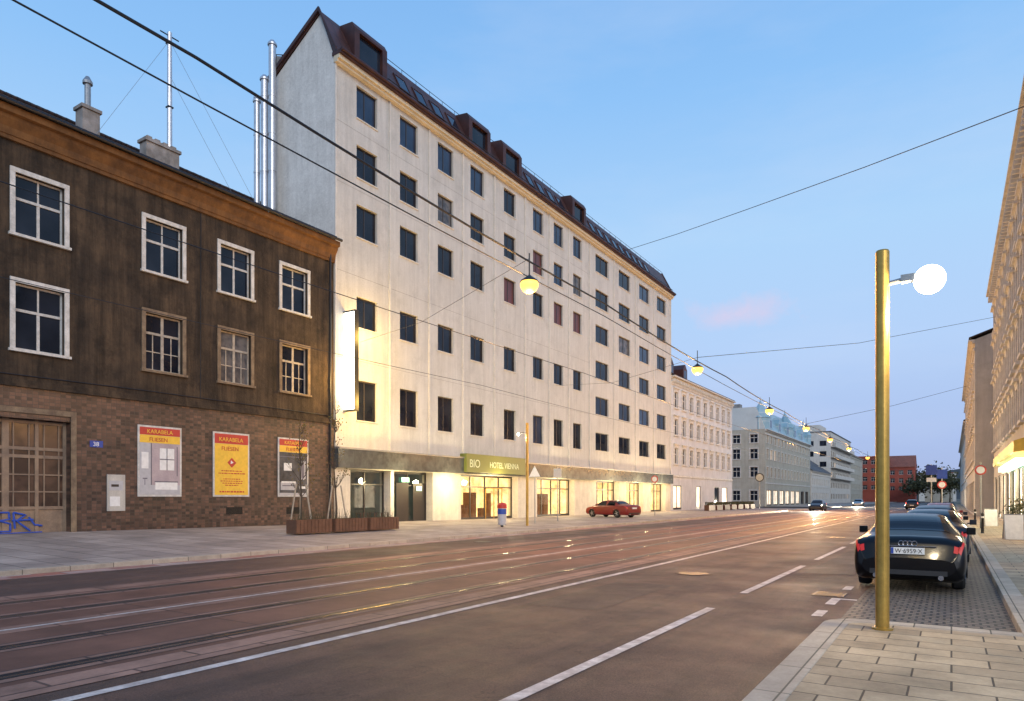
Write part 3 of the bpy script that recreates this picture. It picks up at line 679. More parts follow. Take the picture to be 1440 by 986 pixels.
# ------------------------------------------------------------------ OTHER BUILDINGS
ws=[]
for k in range(9):
    for z in (6.0,9.6,13.0): ws.append((1.9+k*3.0,z,1.25,2.0))
b2=gen_building('apartment_house','pale grey house with white framed windows right after the hotel','building',(-29.05,81.15,0),0,28,12,16.8,M['lilac'],ws,pf('classic',M['white_frame'],M['white_frame'],'glass'),('gable',3.0,M['old_roof']),trim=M['white_frame'],shops=[(1,4.2,3.3),(10.2,12.2,3.3),(18.5,21,3.3),(22.5,25.5,3.3)],cornice=.6,dentil=True)
for a in (1.8,7):
    d=MB().prism_x([(a-.8,17.2),(a+.8,17.2),(a+.8,18.6),(a,19.3),(a-.8,18.6)],-2.6,-.5).build('dormer',M['brown_metal'],b2)
    MB().quad((-.49,a-.5,17.5),(-.49,a+.5,17.5),(-.49,a+.5,18.5),(-.49,a-.5,18.5)).build('pane',M['glass_blue'],d)
for k in (3,11,20): MB().box(-7,-5.8,k,k+1.6,19,20.8).build('chimney',M['chim'],b2)
ws=[]; 
for k in range(14):
    for z in (5.6,9.0,12.0): ws.append((2+k*3.3,z,1.4,1.9 if z<12 else 1.6))
sd=[(2+k*3.2,z,1.4,1.9 if z<12 else 1.6) for k in range(4) for z in (1.2,5.6,9.0,12.0)]
b3=gen_building('corner_house','sand coloured corner house with pale bluish mansard roof across the side street','building',(-29,131.5,0),0,48,14,14.5,M['b3'],ws,pf('transom',M['white_frame'],M['white_frame']),('mansard',4.2,M['glassroof']),side=sd,shops=[(1.5+k*5.7,5.5+k*5.7,3.2) for k in range(8)],trim=M['white_frame'],cornice=.5,lit=.04)
for k in range(6):
    a=5+k*8
    d=MB().prism_x([(a-1,14.8),(a+1,14.8),(a+1,16.6),(a,17.8),(a-1,16.6)],-2.4,.0).build('dormer',M['glassroof'],b3)
    MB().quad((.01,a-.6,15.1),(.01,a+.6,15.1),(.01,a+.6,16.5),(.01,a-.6,16.5)).build('pane',M['glass_blue'],d)
for a in (1.6,24,46): MB().lathe([(1.7,14.5),(1.7,16.6),(1.85,16.7),(1.3,17.9),(.5,19.2),(.08,20.0),(.04,20.7)],(-1.2,a,0),8).build('turret',M['glassroof'],b3)
for k in (8,20,36): MB().box(-8,-6.6,k,k+1.8,18,20.5).build('chimney',M['chim'],b3)
ws=[(2+k*3.2,z,1.3,1.6) for k in range(9) for z in (1.4,5.0)]
gen_building('low_house','low cream house with dark grey pitched roof beyond the corner house','building',(-29,181,0),0,31,11,8.4,M['white_wall'],ws,pf('transom',M['white_frame']),('gable',4.0,M['greyroof']),cornice=.4)
ws=[(2+k*3.6,z,2.0,1.5) for k in range(12) for z in (1.4,4.6,7.6,10.6,13.6,16.6)]
sd=[(2+k*3.4,z,1.8,1.5) for k in range(4) for z in (10.6,13.6,16.6)]
b5=gen_building('apartment_block','tall white modern block with balconies far down the street','building',(-29,213,0),0,46,16,20.5,M['white_wall'],ws,pf('double',M['dark_frame']),('flat',0,M['greyroof']),side=sd,cornice=0,lit=.05)
for z in (7.4,10.4,13.4,16.4):
    MB().box(.0,1.3,0.2,45,z-.12,z).box(1.25,1.3,.2,45,z,z+.9).build('balcony',M['white_wall'],b5)
MB().box(-12,-4,8,20,20.8,23.5).build('penthouse',M['white_wall'],b5)
ws=[(2+k*3,z,1.4,1.6) for k in range(9) for z in (1.4,5,8.4,11.8)]
gen_building('beige_house','narrow looking beige house between the white block and the red building','building',(-29,260,0),0,36,12,16.5,M['b3'],ws,pf('transom',M['white_frame']),('gable',3,M['redroof']),cornice=.4)
ws=[(1.5+k*2.9,z,1.6,1.7) for k in range(5) for z in (5,8.3,11.6,14.9)]
gen_building('red_building','red painted block closing the left side of the far street','building',(-36,302,0),-PI/2,15,30,17.8,M['red_wall'],ws,pf('transom',M['white_frame']),('flat',0,M['red_wall']),cornice=.3)
ws=[(1.5+k*2.9,z,1.5,1.7) for k in range(3) for z in (4.5,7.6,10.7)]
gen_building('red_roofed_house','lower red house with orange red pitched roof right of the red block','building',(-20.8,304,0),-PI/2,9,16,13.6,M['red_wall'],ws,pf('transom',M['white_frame']),('gable',4.5,M['redroof']),cornice=.3)
ws=[(1.5+k*2.9,z,1.5,1.7) for k in range(5) for z in (5,8.3)]
gen_building('distant_house','small white distant house with red roof seen above the far trees','building',(-14,400,0),-PI/2,16,20,14,M['white_wall'],ws,pf('transom',M['white_frame']),('flat',0,M['redroof']),cornice=.3)
ws=[(1.5+k*2.9,z,1.5,1.7) for k in range(3) for z in (5,8.3)]
gen_building('street_end_house','cream house closing the street end between the trees','building',(-9.5,340,0),-PI/2,10,14,12,M['b3'],ws,pf('transom',M['white_frame']),('flat',0,M['redroof']),cornice=.3)
# right side
ws=[(1.6+k*2.9,z,1.25,h) for k in range(14) for z,h in ((5.6,1.9),(8.9,1.9),(12.2,1.8),(15.3,1.5))]
r1=gen_building('beige_period_house','ornate beige four storey house with cornice and lit shopfronts on the right','building',(3.0,70,0),PI,42,14,18.8,M['r1'],ws,pf('classic',M['white_frame'],M['r1trim']),('gable',2.5,M['old_roof']),trim=M['r1trim'],shops=[(1.2+k*4.5,4.9+k*4.5,3.4) for k in range(9)],lit=.0,cornice=.55,shopm=M['shop_bright'],dentil=True)
for z in (8.1,11.4,14.6,17.3): MB().box(.003,.14,0,42,z,z+.16).build('string_course',M['r1trim'],r1)
aw=MB().prism_y([(.02,3.7),(.02,4.35),(.9,4.05),(.9,3.6)],20,36).build('awning',M['yellow'],r1)
MB().box(.1,.6,19,32,3.3,3.55).build('neon_strip',M['greenlit'],r1)
ws=[(2+k*3.1,z,1.25,1.9) for k in range(14) for z in (5.2,8.4,11.6)]
r2=gen_building('grey_house','weathered grey house jutting out after the beige period house on the right','building',(1.75,118,0),PI,44.8,14,15.8,M['grey_wall'],ws,pf('classic',M['white_frame'],M['r1trim']),('gable',2.5,M['old_roof']),trim=M['r1trim'],shops=[(1.2+k*4.7,4.9+k*4.7,3.3) for k in range(9)],cornice=.5)
ws=[(2+k*3.3,z,1.3,1.9) for k in range(23) for z in (5.0,8.3)]
gen_building('pale_house','pale house farthest along the right side of the street','building',(1.9,198,0),PI,79.8,13,12.8,M['white_wall'],ws,pf('transom',M['white_frame']),('gable',3,M['old_roof']),shops=[(1.2+k*6,5.5+k*6,3.2) for k in range(13)],cornice=.5)
gen_building('far_right_house','low beige house beyond the pale house near the far trees','building',(2.5,280,0),PI,80,13,12.5,M['r1'],[(2+k*3.3,z,1.3,1.9) for k in range(23) for z in (5.2,8.7)],pf('transom',M['white_frame']),('gable',3,M['old_roof']),cornice=.5)

# ------------------------------------------------------------------ trees
def tree(loc,h,cr,n,label,leaf=.5,mat='leaf',group=None):
    t=thing('tree',label,'tree',loc,0,group); tm=MB(); tips=[]
    tm.tube([(0,0,0),(.1,0,h*.25),(0,.1,h*.5)],[h*.03,h*.022,h*.015],8)
    for k in range(9):
        a=random.random()*2*PI; z=h*random.uniform(.3,.55); r=cr*random.uniform(.5,.9); e=(math.cos(a)*r,math.sin(a)*r,z+h*random.uniform(.15,.4))
        tm.tube([(0,.05,z),(e[0]*.5,e[1]*.5,(z+e[2])/2+.2),e],[h*.012,h*.008,h*.003],5); tips.append(e)
    tips.append((0,0,h*.85)); tm.build('trunk',M['bark'],t)
    c=MB()
    for k in range(n):
        b=random.choice(tips); s=cr*.38
        p=Vector((b[0]+random.gauss(0,s),b[1]+random.gauss(0,s),b[2]+random.gauss(0,s*.8)))
        d1=Vector((random.gauss(0,1),random.gauss(0,1),random.gauss(0,1))).normalized(); d2=d1.cross(Vector((random.gauss(0,1),random.gauss(0,1),random.gauss(0,1)))).normalized()
        q=leaf*random.uniform(.5,1.2); c.quad(p-d1*q,p+d2*q*.6,p+d1*q,p-d2*q*.6)
    c.build('crown',M[mat],t)
for i,(x,y,h,cr,lb) in enumerate(((-10.5,296,9,3.5,'low dark tree directly beside the red houses at the street end'),(-6.5,312,13,5,'tallest dark tree in the middle of the street end'),(-3.5,318,11,5,'dark tree rearmost at the street end'),(-.5,300,10,4,'dark tree at the street end nearest the right houses'))):
    tree((x,y,0),h,cr,900,lb,.6,'leaf','dark trees at the street end')
def young(loc,h,label):
    t=thing('young_tree',label,'tree',loc,0,'young staked trees by the tiled wall'); m=MB(); P=[]
    pts=[(0,0,0)]; 
    for k in range(1,8): pts.append((pts[-1][0]+random.uniform(-.07,.07),pts[-1][1]+random.uniform(-.07,.07),h*k/7))
    m.tube(pts,[.05-.0055*k for k in range(8)],6)
    for k in range(26):
        i=random.randint(2,6); b=pts[i]; a=random.random()*2*PI; l=random.uniform(.5,1.2)*(1-.08*i)
        e=(b[0]+math.cos(a)*l*.6,b[1]+math.sin(a)*l*.6,b[2]+l*.9); m.tube([b,((b[0]+e[0])/2+.05,(b[1]+e[1])/2,(b[2]+e[2])/2-.05),e],[.018,.012,.005],4); P.append(e)
        for j in range(2): 
            e2=(e[0]+random.uniform(-.25,.25),e[1]+random.uniform(-.25,.25),e[2]+random.uniform(0,.3)); m.tube([((b[0]+e[0])/2,(b[1]+e[1])/2,(b[2]+e[2])/2),e2],[.008,.003],3); P.append(e2)
    m.build('trunk',M['bark'],t)
    c=MB()
    for k in range(200):
        b=random.choice(P); p=Vector([q+random.gauss(0,.1) for q in b]); d1=Vector([random.gauss(0,1) for _ in range(3)]).normalized(); d2=d1.orthogonal().normalized(); c.quad(p-d1*.05,p+d2*.03,p+d1*.05,p-d2*.03)
    c.build('crown',M['leafy'],t)
    for k in range(3):
        a=k*2*PI/3+.4; MB().tube([(math.cos(a)*.6,math.sin(a)*.6,0),(math.cos(a)*.25,math.sin(a)*.25,2.1)],.04,6).build('stake',M['stake'],t)
young((-26.3,22.1,swz(-26.3,22.1)),5.2,'thin bare young tree on wooden stakes in front of the third poster')
young((-27.0,25.0,swz(-27,25)),6.8,'taller bare young tree on wooden stakes at the corner of the hotel')

# ------------------------------------------------------------------ planters
for i,(y,lb) in enumerate(((18.5,'long rusty brown planter box nearest the camera on the left pavement'),(20.6,'long rusty brown planter box in the middle of the row'),(22.7,'long rusty brown planter box at the far end of the row'))):
    z=swz(-22.5,y); t=thing('planter_box',lb,'planter',(-22.6,y,z),0,'brown planter boxes on the left pavement')
    b=MB(); b.box(-.3,.3,0,1.9,.05,.12).box(-.3,-.24,0,1.9,.12,.62).box(.24,.3,0,1.9,.12,.62).box(-.24,.24,0,.06,.12,.62).box(-.24,.24,1.84,1.9,.12,.62)
    for k in range(10): b.box(.301,.32,.02+k*.19,.18+k*.19,.08,.60)
    b.build('box',M['wood'],t); MB().box(-.24,.24,.06,1.84,.5,.56).build('soil',M['bark'],t)
    g=MB()
    for k in range(90):
        x=random.uniform(-.2,.2); yy=random.uniform(.1,1.8); g.tube([(x,yy,.55),(x+random.gauss(0,.1),yy+random.gauss(0,.12),.55+random.uniform(.1,.55))],[.008,.002],3)
    g.build('twigs',M['leaf'],t)
t=thing('barrier_frame','brown metal hoop rack standing behind the far planter','rack',(-23.4,22.9,swz(-23.4,23)),0)
for k in range(5): MB().tube([(0,k*.45,0),(0,k*.45,.8),(.3,k*.45,.8),(.3,k*.45,0)],.025,6).build('hoop',M['wood'],t)
MB().tube([(0,-.1,.1),(0,1.9,.1)],.03,6).build('rail',M['wood'],t)

# ------------------------------------------------------------------ bins, posts, signs
t=thing('litter_bin','white litter bin with blue band and red top on the left pavement kerb','litter bin',(-20.6,31,swz(-20.6,31)))
MB().lathe([(.2,.1),(.24,.2),(.25,1.0),(.25,1.02)],n=18).build('body',M['pgrey2'],t); MB().lathe([(.255,.7),(.255,.98)],n=18).build('band',M['blue'],t)
MB().lathe([(.27,1.02),(.27,1.2),(.2,1.3),(.05,1.33)],n=18).build('lid',M['red'],t); MB().tube([(0,0,0),(0,0,.2)],.08,8).build('foot',M['dark_metal'],t)
def gold_lamp(loc,label,H,armz,arm,power,globe,rot=0):
    t=thing('street_lamp',label,'street lamp',loc,rot,'gold street lamp posts')
    MB().lathe([(.12,0),(.12,.02),(.078,.03),(.078,H-.02),(.07,H)],n=24).build('pole',M['gold'],t,smooth=False)
    MB().tube([(.05,0,armz),(arm*.55,0,armz+.03)],.03,8).box(min(arm*.4,arm*.7),max(arm*.4,arm*.7),-.06,.06,armz-.01,armz+.07).build('arm',M['grey_metal'],t)
    s=MB()
    s.lathe([(globe*math.sin(PI*(i+.2)/12.4),-globe*math.cos(PI*(i+.2)/12.4)) for i in range(13)],(arm,0,armz-.02),28)
    s.build('lamp_globe',M['lampw'],t,smooth=True)
    l=bpy.data.lights.new('lamp_light','POINT'); l.energy=power; l.color=(1,.80,.50); l.shadow_soft_size=.1; l.specular_factor=0; o=bpy.data.objects.new('lamp_light',l); COL.objects.link(o); o.parent=t; o.location=(arm,0,armz-globe-.15)
gold_lamp((-.72,9.6,.12),'gold lamp post with a blinding white lamp beside the black parked car',4.69,4.27,.5,360,.17)
gold_lamp((-20.4,33.3,.13),'slim gold lamp post on the left pavement before the hotel entrance',5.9,5.3,-.6,150,.08)
def post(loc,label,h,plates,name='traffic_sign',cat='sign',rot=0):
    t=thing(name,label,cat,loc,rot); MB().tube([(0,0,0),(0,0,h)],.035,8).build('post',M['grey_metal'],t)
    for kind,z,s,m in plates:
        b=MB()
        if kind=='disc': b.lathe([(s,-.03),(s,-.05)],(0,0,z),20,'y')
        elif kind=='tri': n=len(b.v); b.v+=[(-s,-.05,z),(s,-.05,z),(0,-.05,z+s*1.7),(-s,-.03,z),(s,-.03,z),(0,-.03,z+s*1.7)]; b.f+=[(0,1,2),(5,4,3),(0,3,4,1),(1,4,5,2),(2,5,3,0)]
        else: b.box(-s,s,-.06,-.03,z-s*(1 if kind=='sq' else .5),z+s*(1 if kind=='sq' else .5))
        b.build('plate',M[m],t,bevel=.005)
        if kind=='disc' and m=='red': MB().lathe([(s*.72,-.051),(s*.72,-.056)],(0,0,z),20,'y').build('plate_face',M['white'],t)
        if kind=='disc' and m=='plastic': MB().lathe([(s*.8,-.051),(s*.8,-.056)],(0,0,z),20,'y').build('plate_face',M['grey_metal'],t)
    return t
post((-21.5,36,.13),'white triangular sign on a post before the hotel entrance',3.5,[('tri',2.9,.4,'white')])
post((-22.5,40.7,.13),'grey post with small square plate right of the hotel entrance',3.7,[('sq',3.3,.3,'pgrey2')])
post((-22.6,59,.13),'round red rimmed sign in front of the far end of the hotel',3.7,[('disc',3.3,.32,'red')])
post((-20.5,90,.13),'dark round sign on a post before the pale grey house',4.6,[('disc',4.2,.55,'plastic')])
post((-1.2,57,.12),'blue square parking sign over a white plate on the right kerb island',4.0,[('sq',3.6,.34,'blue'),('rect',2.9,.3,'white')])
post((-.6,60.5,.12),'blue sign with red disc below on the far end of the kerb island',3.9,[('sq',3.4,.34,'blue'),('disc',2.6,.3,'red')])
post((1.3,44,.12),'round red rimmed sign on the right pavement before the beige house',3.5,[('disc',3.1,.26,'red')])
for i,(x,y) in enumerate(((1.2,38),(1.2,50))):
    t=thing('bollard',['short dark bollard nearest on the right pavement kerb','short dark bollard farther along the right pavement kerb'][i],'bollard',(x,y,.12),0,'dark bollards on the right kerb')
    MB().lathe([(.07,0),(.06,.1),(.05,.8),(.07,.84),(.06,.92),(.01,.96)],n=12).build('body',M['dark_metal'],t,smooth=True)
    MB().lathe([(.062,.7),(.062,.78)],n=12).build('band',M['white'],t)
def aboard(loc,label):
    t=thing('pavement_board',label,'sign',loc,.1,'white pavement boards before the shops')
    for s in (-1,1):
        b=MB(); b.quad((-.3,s*.25,0),(.3,s*.25,0),(.3,s*.02,.95),(-.3,s*.02,.95)); b.quad((-.3,s*.25-.02*s,0),(.3,s*.25-.02*s,0),(.3,s*.02-.02*s,.95),(-.3,s*.02-.02*s,.95)); b.build('panel',M['white'],t)
    MB().tube([(-.31,-.26,0),(-.31,0,.97),(-.31,.26,0)],.02,6).tube([(-.31,0,.97),(.31,0,.97)],.02,6).tube([(.31,-.26,0),(.31,0,.97),(.31,.26,0)],.02,6).build('frame',M['grey_metal'],t)
aboard((2.05,33.2,.12),'white folding pavement board nearest on the right pavement'); aboard((1.9,48,.12),'white folding pavement board farther along the right pavement')
for i,(x,y,h,lb) in enumerate(((2.6,37.5,1.1,'potted leafy shrub nearest, by the lit shopfront on the right'),(2.6,42.5,.8,'smaller potted leafy shrub farther along the lit shopfronts'))):
    t=thing('potted_shrub',lb,'plant',(x,y,.12),0,'potted shrubs by the shopfronts')
    MB().lathe([(.18,0),(.25,.45),(.27,.45),(.27,.5),(.22,.5),(.2,.46)],n=14).build('pot',M['wood'],t)
    g=MB()
    for j in range(260):
        p=Vector((random.gauss(0,.17),random.gauss(0,.17),.5+random.random()*h)); d=Vector([random.gauss(0,1) for _ in range(3)]).normalized(); e=d.orthogonal().normalized(); g.quad(p-d*.06,p+e*.035,p+d*.06,p-e*.035)
    g.build('foliage',M['leaf'],t)
HL=['nearest the hotel','second from the hotel','third from the hotel','fourth from the hotel','fifth from the hotel','sixth from the hotel','farthest from the hotel']
for k in range(7):
    t=thing('terrace_planter','dark red terrace planter with low hedge, '+HL[k]+', before the pale house','planter',(-25,82.5+k*3.4,.14),0,'terrace planters before the pale house')
    MB().box(-.3,.3,0,2.6,.02,.7).build('box',M['brown_metal'],t,bevel=.02)
    g=MB()
    for j in range(160):
        p=Vector((random.uniform(-.3,.3),random.uniform(0,2.6),.7+random.random()*.35)); d=Vector([random.gauss(0,1) for _ in range(3)]).normalized(); e=d.orthogonal().normalized(); g.quad(p-d*.1,p+e*.06,p+d*.1,p-e*.06)
    g.build('hedge',M['leaf'],t)

# ------------------------------------------------------------------ overhead wires
def wire(name,label,pts,r,cat='cable',group=None): return tag(MB().tube(pts,r,6).build(name,M['wire']),label,cat,group)
def span(x,zf,y0,y1,step,sag): 
    P=[]; y=y0
    while y<y1:
        for k in range(6):
            t=k/6; P.append((x,y+step*t,zf(y+step*t)-sag*4*t*(1-t)))
        y+=step
    return P
wire('support_cable','thick black cable carrying the orange hanging lamps along the street',span(-11.5,lambda y:9.85-.018*min(y,60),-10,300,17.3,.12),.03)
wire('tram_wire','contact wire hanging just under the thick lamp cable',span(-11.5,lambda y:9.2-.012*min(y,60),-10,300,34.6,.15),.016)
wire('tram_wire','contact wire over the track nearest the houses, crossing the hotel facade in view',span(-12.4,lambda y:6.75,-10,300,34.6,.1),.010)
wire('feeder_wire','lowest thin wire along the left pavement before the house fronts',span(-17.4,lambda y:6.7,-10,300,34.6,.15),.009)
wire('span_wire','long thin wire from the hotel roof to the beige house',[(-28.4,65,27.0),(-20,57.5,24.6),(-12.7,50.8,22.6),(-4,42,19.9),(2.9,35,17.9)],.022)
wire('span_wire','thin wire from the second hanging lamp to the beige house',[(-11.5,36.3,9.3),(-5,49,11.7),(2.9,64,15.6)],.015)
wire('span_wire','thin wire from a distant hanging lamp to the grey house',[(-11.5,69,8.7),(-5,80,11.2),(1.7,91,14.2)],.018)
wire('span_wire','thin wire from the first hanging lamp to the hotel wall',[(-11.5,18.9,9.5),(-20,23.5,9.6),(-28.9,28.6,10.8)],.008)
wire('span_wire','thin wire from the second hanging lamp to the hotel wall',[(-11.5,36.3,9.3),(-20,44,9.8),(-28.9,52,11.5)],.010)
lampproto=None
LL=['nearest orange hanging street lamp, in front of the hotel','second orange hanging street lamp, in line with the pale grey house','third orange hanging street lamp along the cable','fourth orange hanging street lamp along the cable','fifth orange hanging street lamp along the cable','sixth orange hanging street lamp along the cable','seventh orange hanging street lamp along the cable','farthest orange hanging street lamp on the cable']
for i,y in enumerate((18.9,36.3,53.6,69,84,101,125,155)):
    loc=(-11.5,y,8.72 if i<2 else 8.35)
    if lampproto is None:
        t=thing('hanging_lamp',LL[0],'street lamp',loc,0,'orange hanging street lamps')
        MB().lathe([(.30,.02),(.28,.06),(.14,.16),(.06,.22),(.02,.26)],n=20).build('lamp_housing',M['dark_metal'],t)
        MB().lathe([(.01,-.36),(.12,-.34),(.22,-.27),(.29,-.14),(.30,-.04),(.27,.018)],n=22).build('lamp_bowl',M['lamp'],t,smooth=True)
        MB().tube([(0,0,.24),(0,0,.95)],.02,6).build('hanger',M['wire'],t)
        lampproto=t
    else: t=dup(lampproto,loc=loc,label=LL[i])
    if i<6:
        l=bpy.data.lights.new('lamp_light','POINT'); l.energy=2300 if i<3 else 4200; l.color=(1,.50,.15); l.shadow_soft_size=.15; o=bpy.data.objects.new('lamp_light',l); COL.objects.link(o); o.parent=t; o.location=(0,0,-.6)

# ------------------------------------------------------------------ CARS
def pchip(xs,ys,x):
    n=len(xs)
    if x<=xs[0]: return ys[0]
    if x>=xs[-1]: return ys[-1]
    i=0
    while xs[i+1]<x: i+=1
    def d(k): return (ys[k+1]-ys[k])/(xs[k+1]-xs[k])
    def m(k):
        if k==0: return d(0)
        if k==n-1: return d(n-2)
        a,b=d(k-1),d(k)
        return 0 if a*b<=0 else 2*a*b/(a+b)
    h=xs[i+1]-xs[i]; t=(x-xs[i])/h
    return ys[i]*(2*t**3-3*t**2+1)+m(i)*h*(t**3-2*t*t+t)+ys[i+1]*(3*t*t-2*t**3)+m(i+1)*h*(t**3-t*t)
ST={'sedan':[(0,.34,.60,.64,.76,.70),(.05,.27,.74,.78,.84,.77),(.12,.23,.89,.95,.885,.79),(.25,.2,.94,1.03,.905,.77),(.6,.2,.95,1.06,.92,.74),(1.0,.2,.95,1.11,.93,.68),(1.45,.2,.95,1.30,.93,.60),(1.85,.2,.95,1.39,.93,.56),(2.4,.2,.94,1.42,.93,.56),(2.9,.2,.93,1.39,.93,.57),(3.3,.2,.93,1.26,.93,.62),(3.75,.2,.92,1.03,.92,.72),(4.3,.22,.85,.91,.9,.74),(4.7,.24,.74,.80,.84,.70),(4.86,.28,.62,.68,.76,.62),(4.9,.34,.56,.6,.70,.58)],
'hatch':[(0,.34,.66,.74,.72,.66),(.05,.27,.85,.95,.80,.72),(.15,.22,.92,1.12,.84,.68),(.5,.2,.93,1.38,.86,.60),(.9,.2,.93,1.45,.87,.57),(1.6,.2,.92,1.48,.87,.56),(2.2,.2,.91,1.44,.87,.57),(2.7,.2,.91,1.22,.87,.62),(3.1,.2,.9,1.0,.86,.70),(3.6,.22,.82,.88,.84,.70),(3.9,.26,.7,.75,.76,.62),(4.0,.34,.58,.62,.66,.55)]}
def S(kind,y,t):
    s=ST[kind]; xs=[a[0] for a in s]; zb,zs,zt,hw,rw=[pchip(xs,[a[k] for a in s],y) for k in range(1,6)]
    mid=zb+(zs-zb)*.5
    ring=[(0,zb),(hw*.8,zb),(hw*.965,zb+.09),(hw,mid),(hw*.985,zs-.09),(hw*.94,zs),((hw*.93+rw)/2,(zs+zt-.06)/2+.01),(rw,zt-.06),(rw*.75,zt-.015),(0,zt)]
    ts=list(range(10)); return Vector((pchip(ts,[p[0] for p in ring],t),y,pchip(ts,[p[1] for p in ring],t)))
def patch(mb,kind,y0,y1,t0,t1,off=.006,n=8,m=6,sides=(1,-1),shear=0):
    for s in sides:
        g=[]
        for i in range(n+1):
            row=[]
            for j in range(m+1):
                t=t0+(t1-t0)*j/m; y=y0+(y1-y0)*i/n+shear*(t-t0)/(t1-t0)*(1 if i<n/2 else -1)
                p=S(kind,y,t); a=S(kind,y+.01,t)-S(kind,y-.01,t); b=S(kind,y,min(9,t+.02))-S(kind,y,t-.02)
                nn=a.cross(b); 
                if nn.length<1e-9: nn=Vector((0,0,1))
                nn.normalize()
                c=Vector((0,y,.7)); 
                if (p-c).dot(nn)<0: nn=-nn
                q=p+nn*off; row.append((q.x*s,q.y,q.z))
            g.append(row)
        for i in range(n):
            for j in range(m): mb.quad(g[i][j],g[i+1][j],g[i+1][j+1],g[i][j+1])
CARM={}
def make_car(label,loc,rot,paint,kind,cat='car',name='parked_car',group=None,on=None):
    Lc=ST[kind][-1][0]; t=thing(name,label,cat,loc,rot,group)
    wy={'sedan':(1.12,3.98),'hatch':(.75,3.25)}[kind]; wr=.33 if kind!='hatch' else .30; ra=wr+.05
    if kind not in CARM:
        b=MB(); ys=sorted(set([a[0] for a in ST[kind]]+[Lc*i/52 for i in range(53)]+[.02,.035,.08,.1])); ts=[i/4 for i in range(37)]
        for s in (1,-1):
            st=len(b.v)
            for y in ys:
                for tt in ts:
                    p=S(kind,y,tt)
                    if 1.2<tt<5:
                        for wc in wy:
                            dy=p.y-wc; dz=p.z-wr; d=math.hypot(dy,dz)
                            if .82*ra<d<1.16*ra and dz>-.15: p.y=wc+dy/d*ra; p.z=wr+dz/d*ra
                    b.v.append((p.x*s,p.y,p.z))
            m=len(ts)
            for i in range(len(ys)-1):
                for j in range(m-1):
                    q=[st+i*m+j,st+(i+1)*m+j,st+(i+1)*m+j+1,st+i*m+j+1]
                    cy=sum(b.v[k][1] for k in q)/4; cz=sum(b.v[k][2] for k in q)/4
                    if 1<ts[j]<5 and any(math.hypot(cy-wc,cz-wr)<ra*.98 for wc in wy): continue
                    b.f.append(tuple(q if s<0 else q[::-1]))
        for ye in (0,Lc):
            P=[S(kind,ye,tt) for tt in ts]; b.quad(*([(p.x,p.y,p.z) for p in P]+[(-p.x,p.y,p.z) for p in P[::-1][1:-1]]))
        CARM[kind]=b
    b=CARM[kind]; bo=b.build('body',paint,t,smooth=True)
    for wc in wy:
        for s in (1,-1):
            x=s*(.79 if kind=='sedan' else .73)
            k=MB().lathe([(wr-.11,-.1),(wr-.02,-.11),(wr,-.07),(wr,.07),(wr-.02,.11),(wr-.11,.1)],(x,wc,wr),28,'x').build('wheel',M['tyre'],t,smooth=False)
            r=MB(); 
            r.lathe([(wr-.11,.09),(wr-.13,.10),(wr-.13,.05)],(x,wc,wr),24,'x') if s>0 else r.lathe([(wr-.11,-.09),(wr-.13,-.10),(wr-.13,-.05)],(x,wc,wr),24,'x')
            for j in range(5):
                a=j*2*PI/5; r.tube([(x+s*.095,wc,wr),(x+s*.095,wc+math.cos(a)*(wr-.12),wr+math.sin(a)*(wr-.12))],.03,5)
            r.build('rim',M['rim'],k)
            hx=abs(S(kind,wc,3).x)
            MB().tube([(s*(hx-.012),wc+math.cos(a)*ra,wr+math.sin(a)*ra) for a in [PI*(-.06+1.12*i/18) for i in range(19)]],.018,5).build('arch_trim',paint,t)
    MB().box(-.62,.62,.3,Lc-.3,.2,.6).build('underbody',M['plastic'],t)
    tm=M['tail_on'] if on else M['taillight']; hm_=M['head_on'] if on else M['headlight']
    def glass(nm,*pp,**kw):
        for p in pp:
            for sd_ in ((1,-1) if nm=='side_window' else (0,)):
                g=MB(); patch(g,kind,*p,.006,sides=(sd_,) if sd_ else (1,-1),**kw); g.build(nm,M['carglass'],t,smooth=True)
    if kind=='sedan':
        glass('rear_window',(1.02,1.74,7.05,9)); glass('windscreen',(3.0,3.68,7.05,9))
        glass('side_window',(1.35,2.28,5.2,6.85),(2.36,3.4,5.2,6.8),shear=.12)
        for s in (1,-1):
            g=MB(); patch(g,kind,.055,.098,5.0,7.5,.008,sides=(s,)); patch(g,kind,.055,.30,4.4,5.0,.008,sides=(s,)); g.build('tail_light',tm,t,smooth=True)
            g=MB(); patch(g,kind,4.45,4.78,4.7,6.8,.006,sides=(s,)); g.build('headlight',M['glass_pale'],t)
            MB().tube([(s*.9,3.3,.98),(s*.98,3.28,1.0)],.02,5).box(min(s*.95,s*1.12),max(s*.95,s*1.12),3.2,3.3,.95,1.1).build('wing_mirror',paint,t,bevel=.02)
            MB().lathe([(.045,-.02),(.045,.12),(.03,.12)],(s*.52,-.02,.30),12,'y').build('exhaust',M['chrome'],t)
        MB().box(-.62,.62,-.012,.02,.33,.42).build('bumper_insert',M['plastic'],t)
        MB().box(-.45,.45,.035,.065,.85,.862).build('boot_trim',M['chrome'],t)
    else:
        glass('rear_window',(.16,.48,7.05,9)); glass('windscreen',(2.28,3.02,7.05,9)); glass('side_window',(.45,1.45,5.2,6.85),(1.53,2.7,5.2,6.8),shear=.1)
        for s in (1,-1):
            g=MB(); patch(g,kind,.04,.16,4.6,6.8,.008,sides=(s,)); g.build('tail_light',tm,t)
            g=MB(); patch(g,kind,3.55,3.88,4.6,6.8,.006,sides=(s,)); g.build('headlight',hm_,t)
            MB().box(min(s*.86,s*1.02),max(s*.86,s*1.02),2.55,2.65,.93,1.07).build('wing_mirror',paint,t,bevel=.02)
    zp={'sedan':.71,'hatch':.56}[kind]; yp={'sedan':.012,'hatch':-.005}[kind]
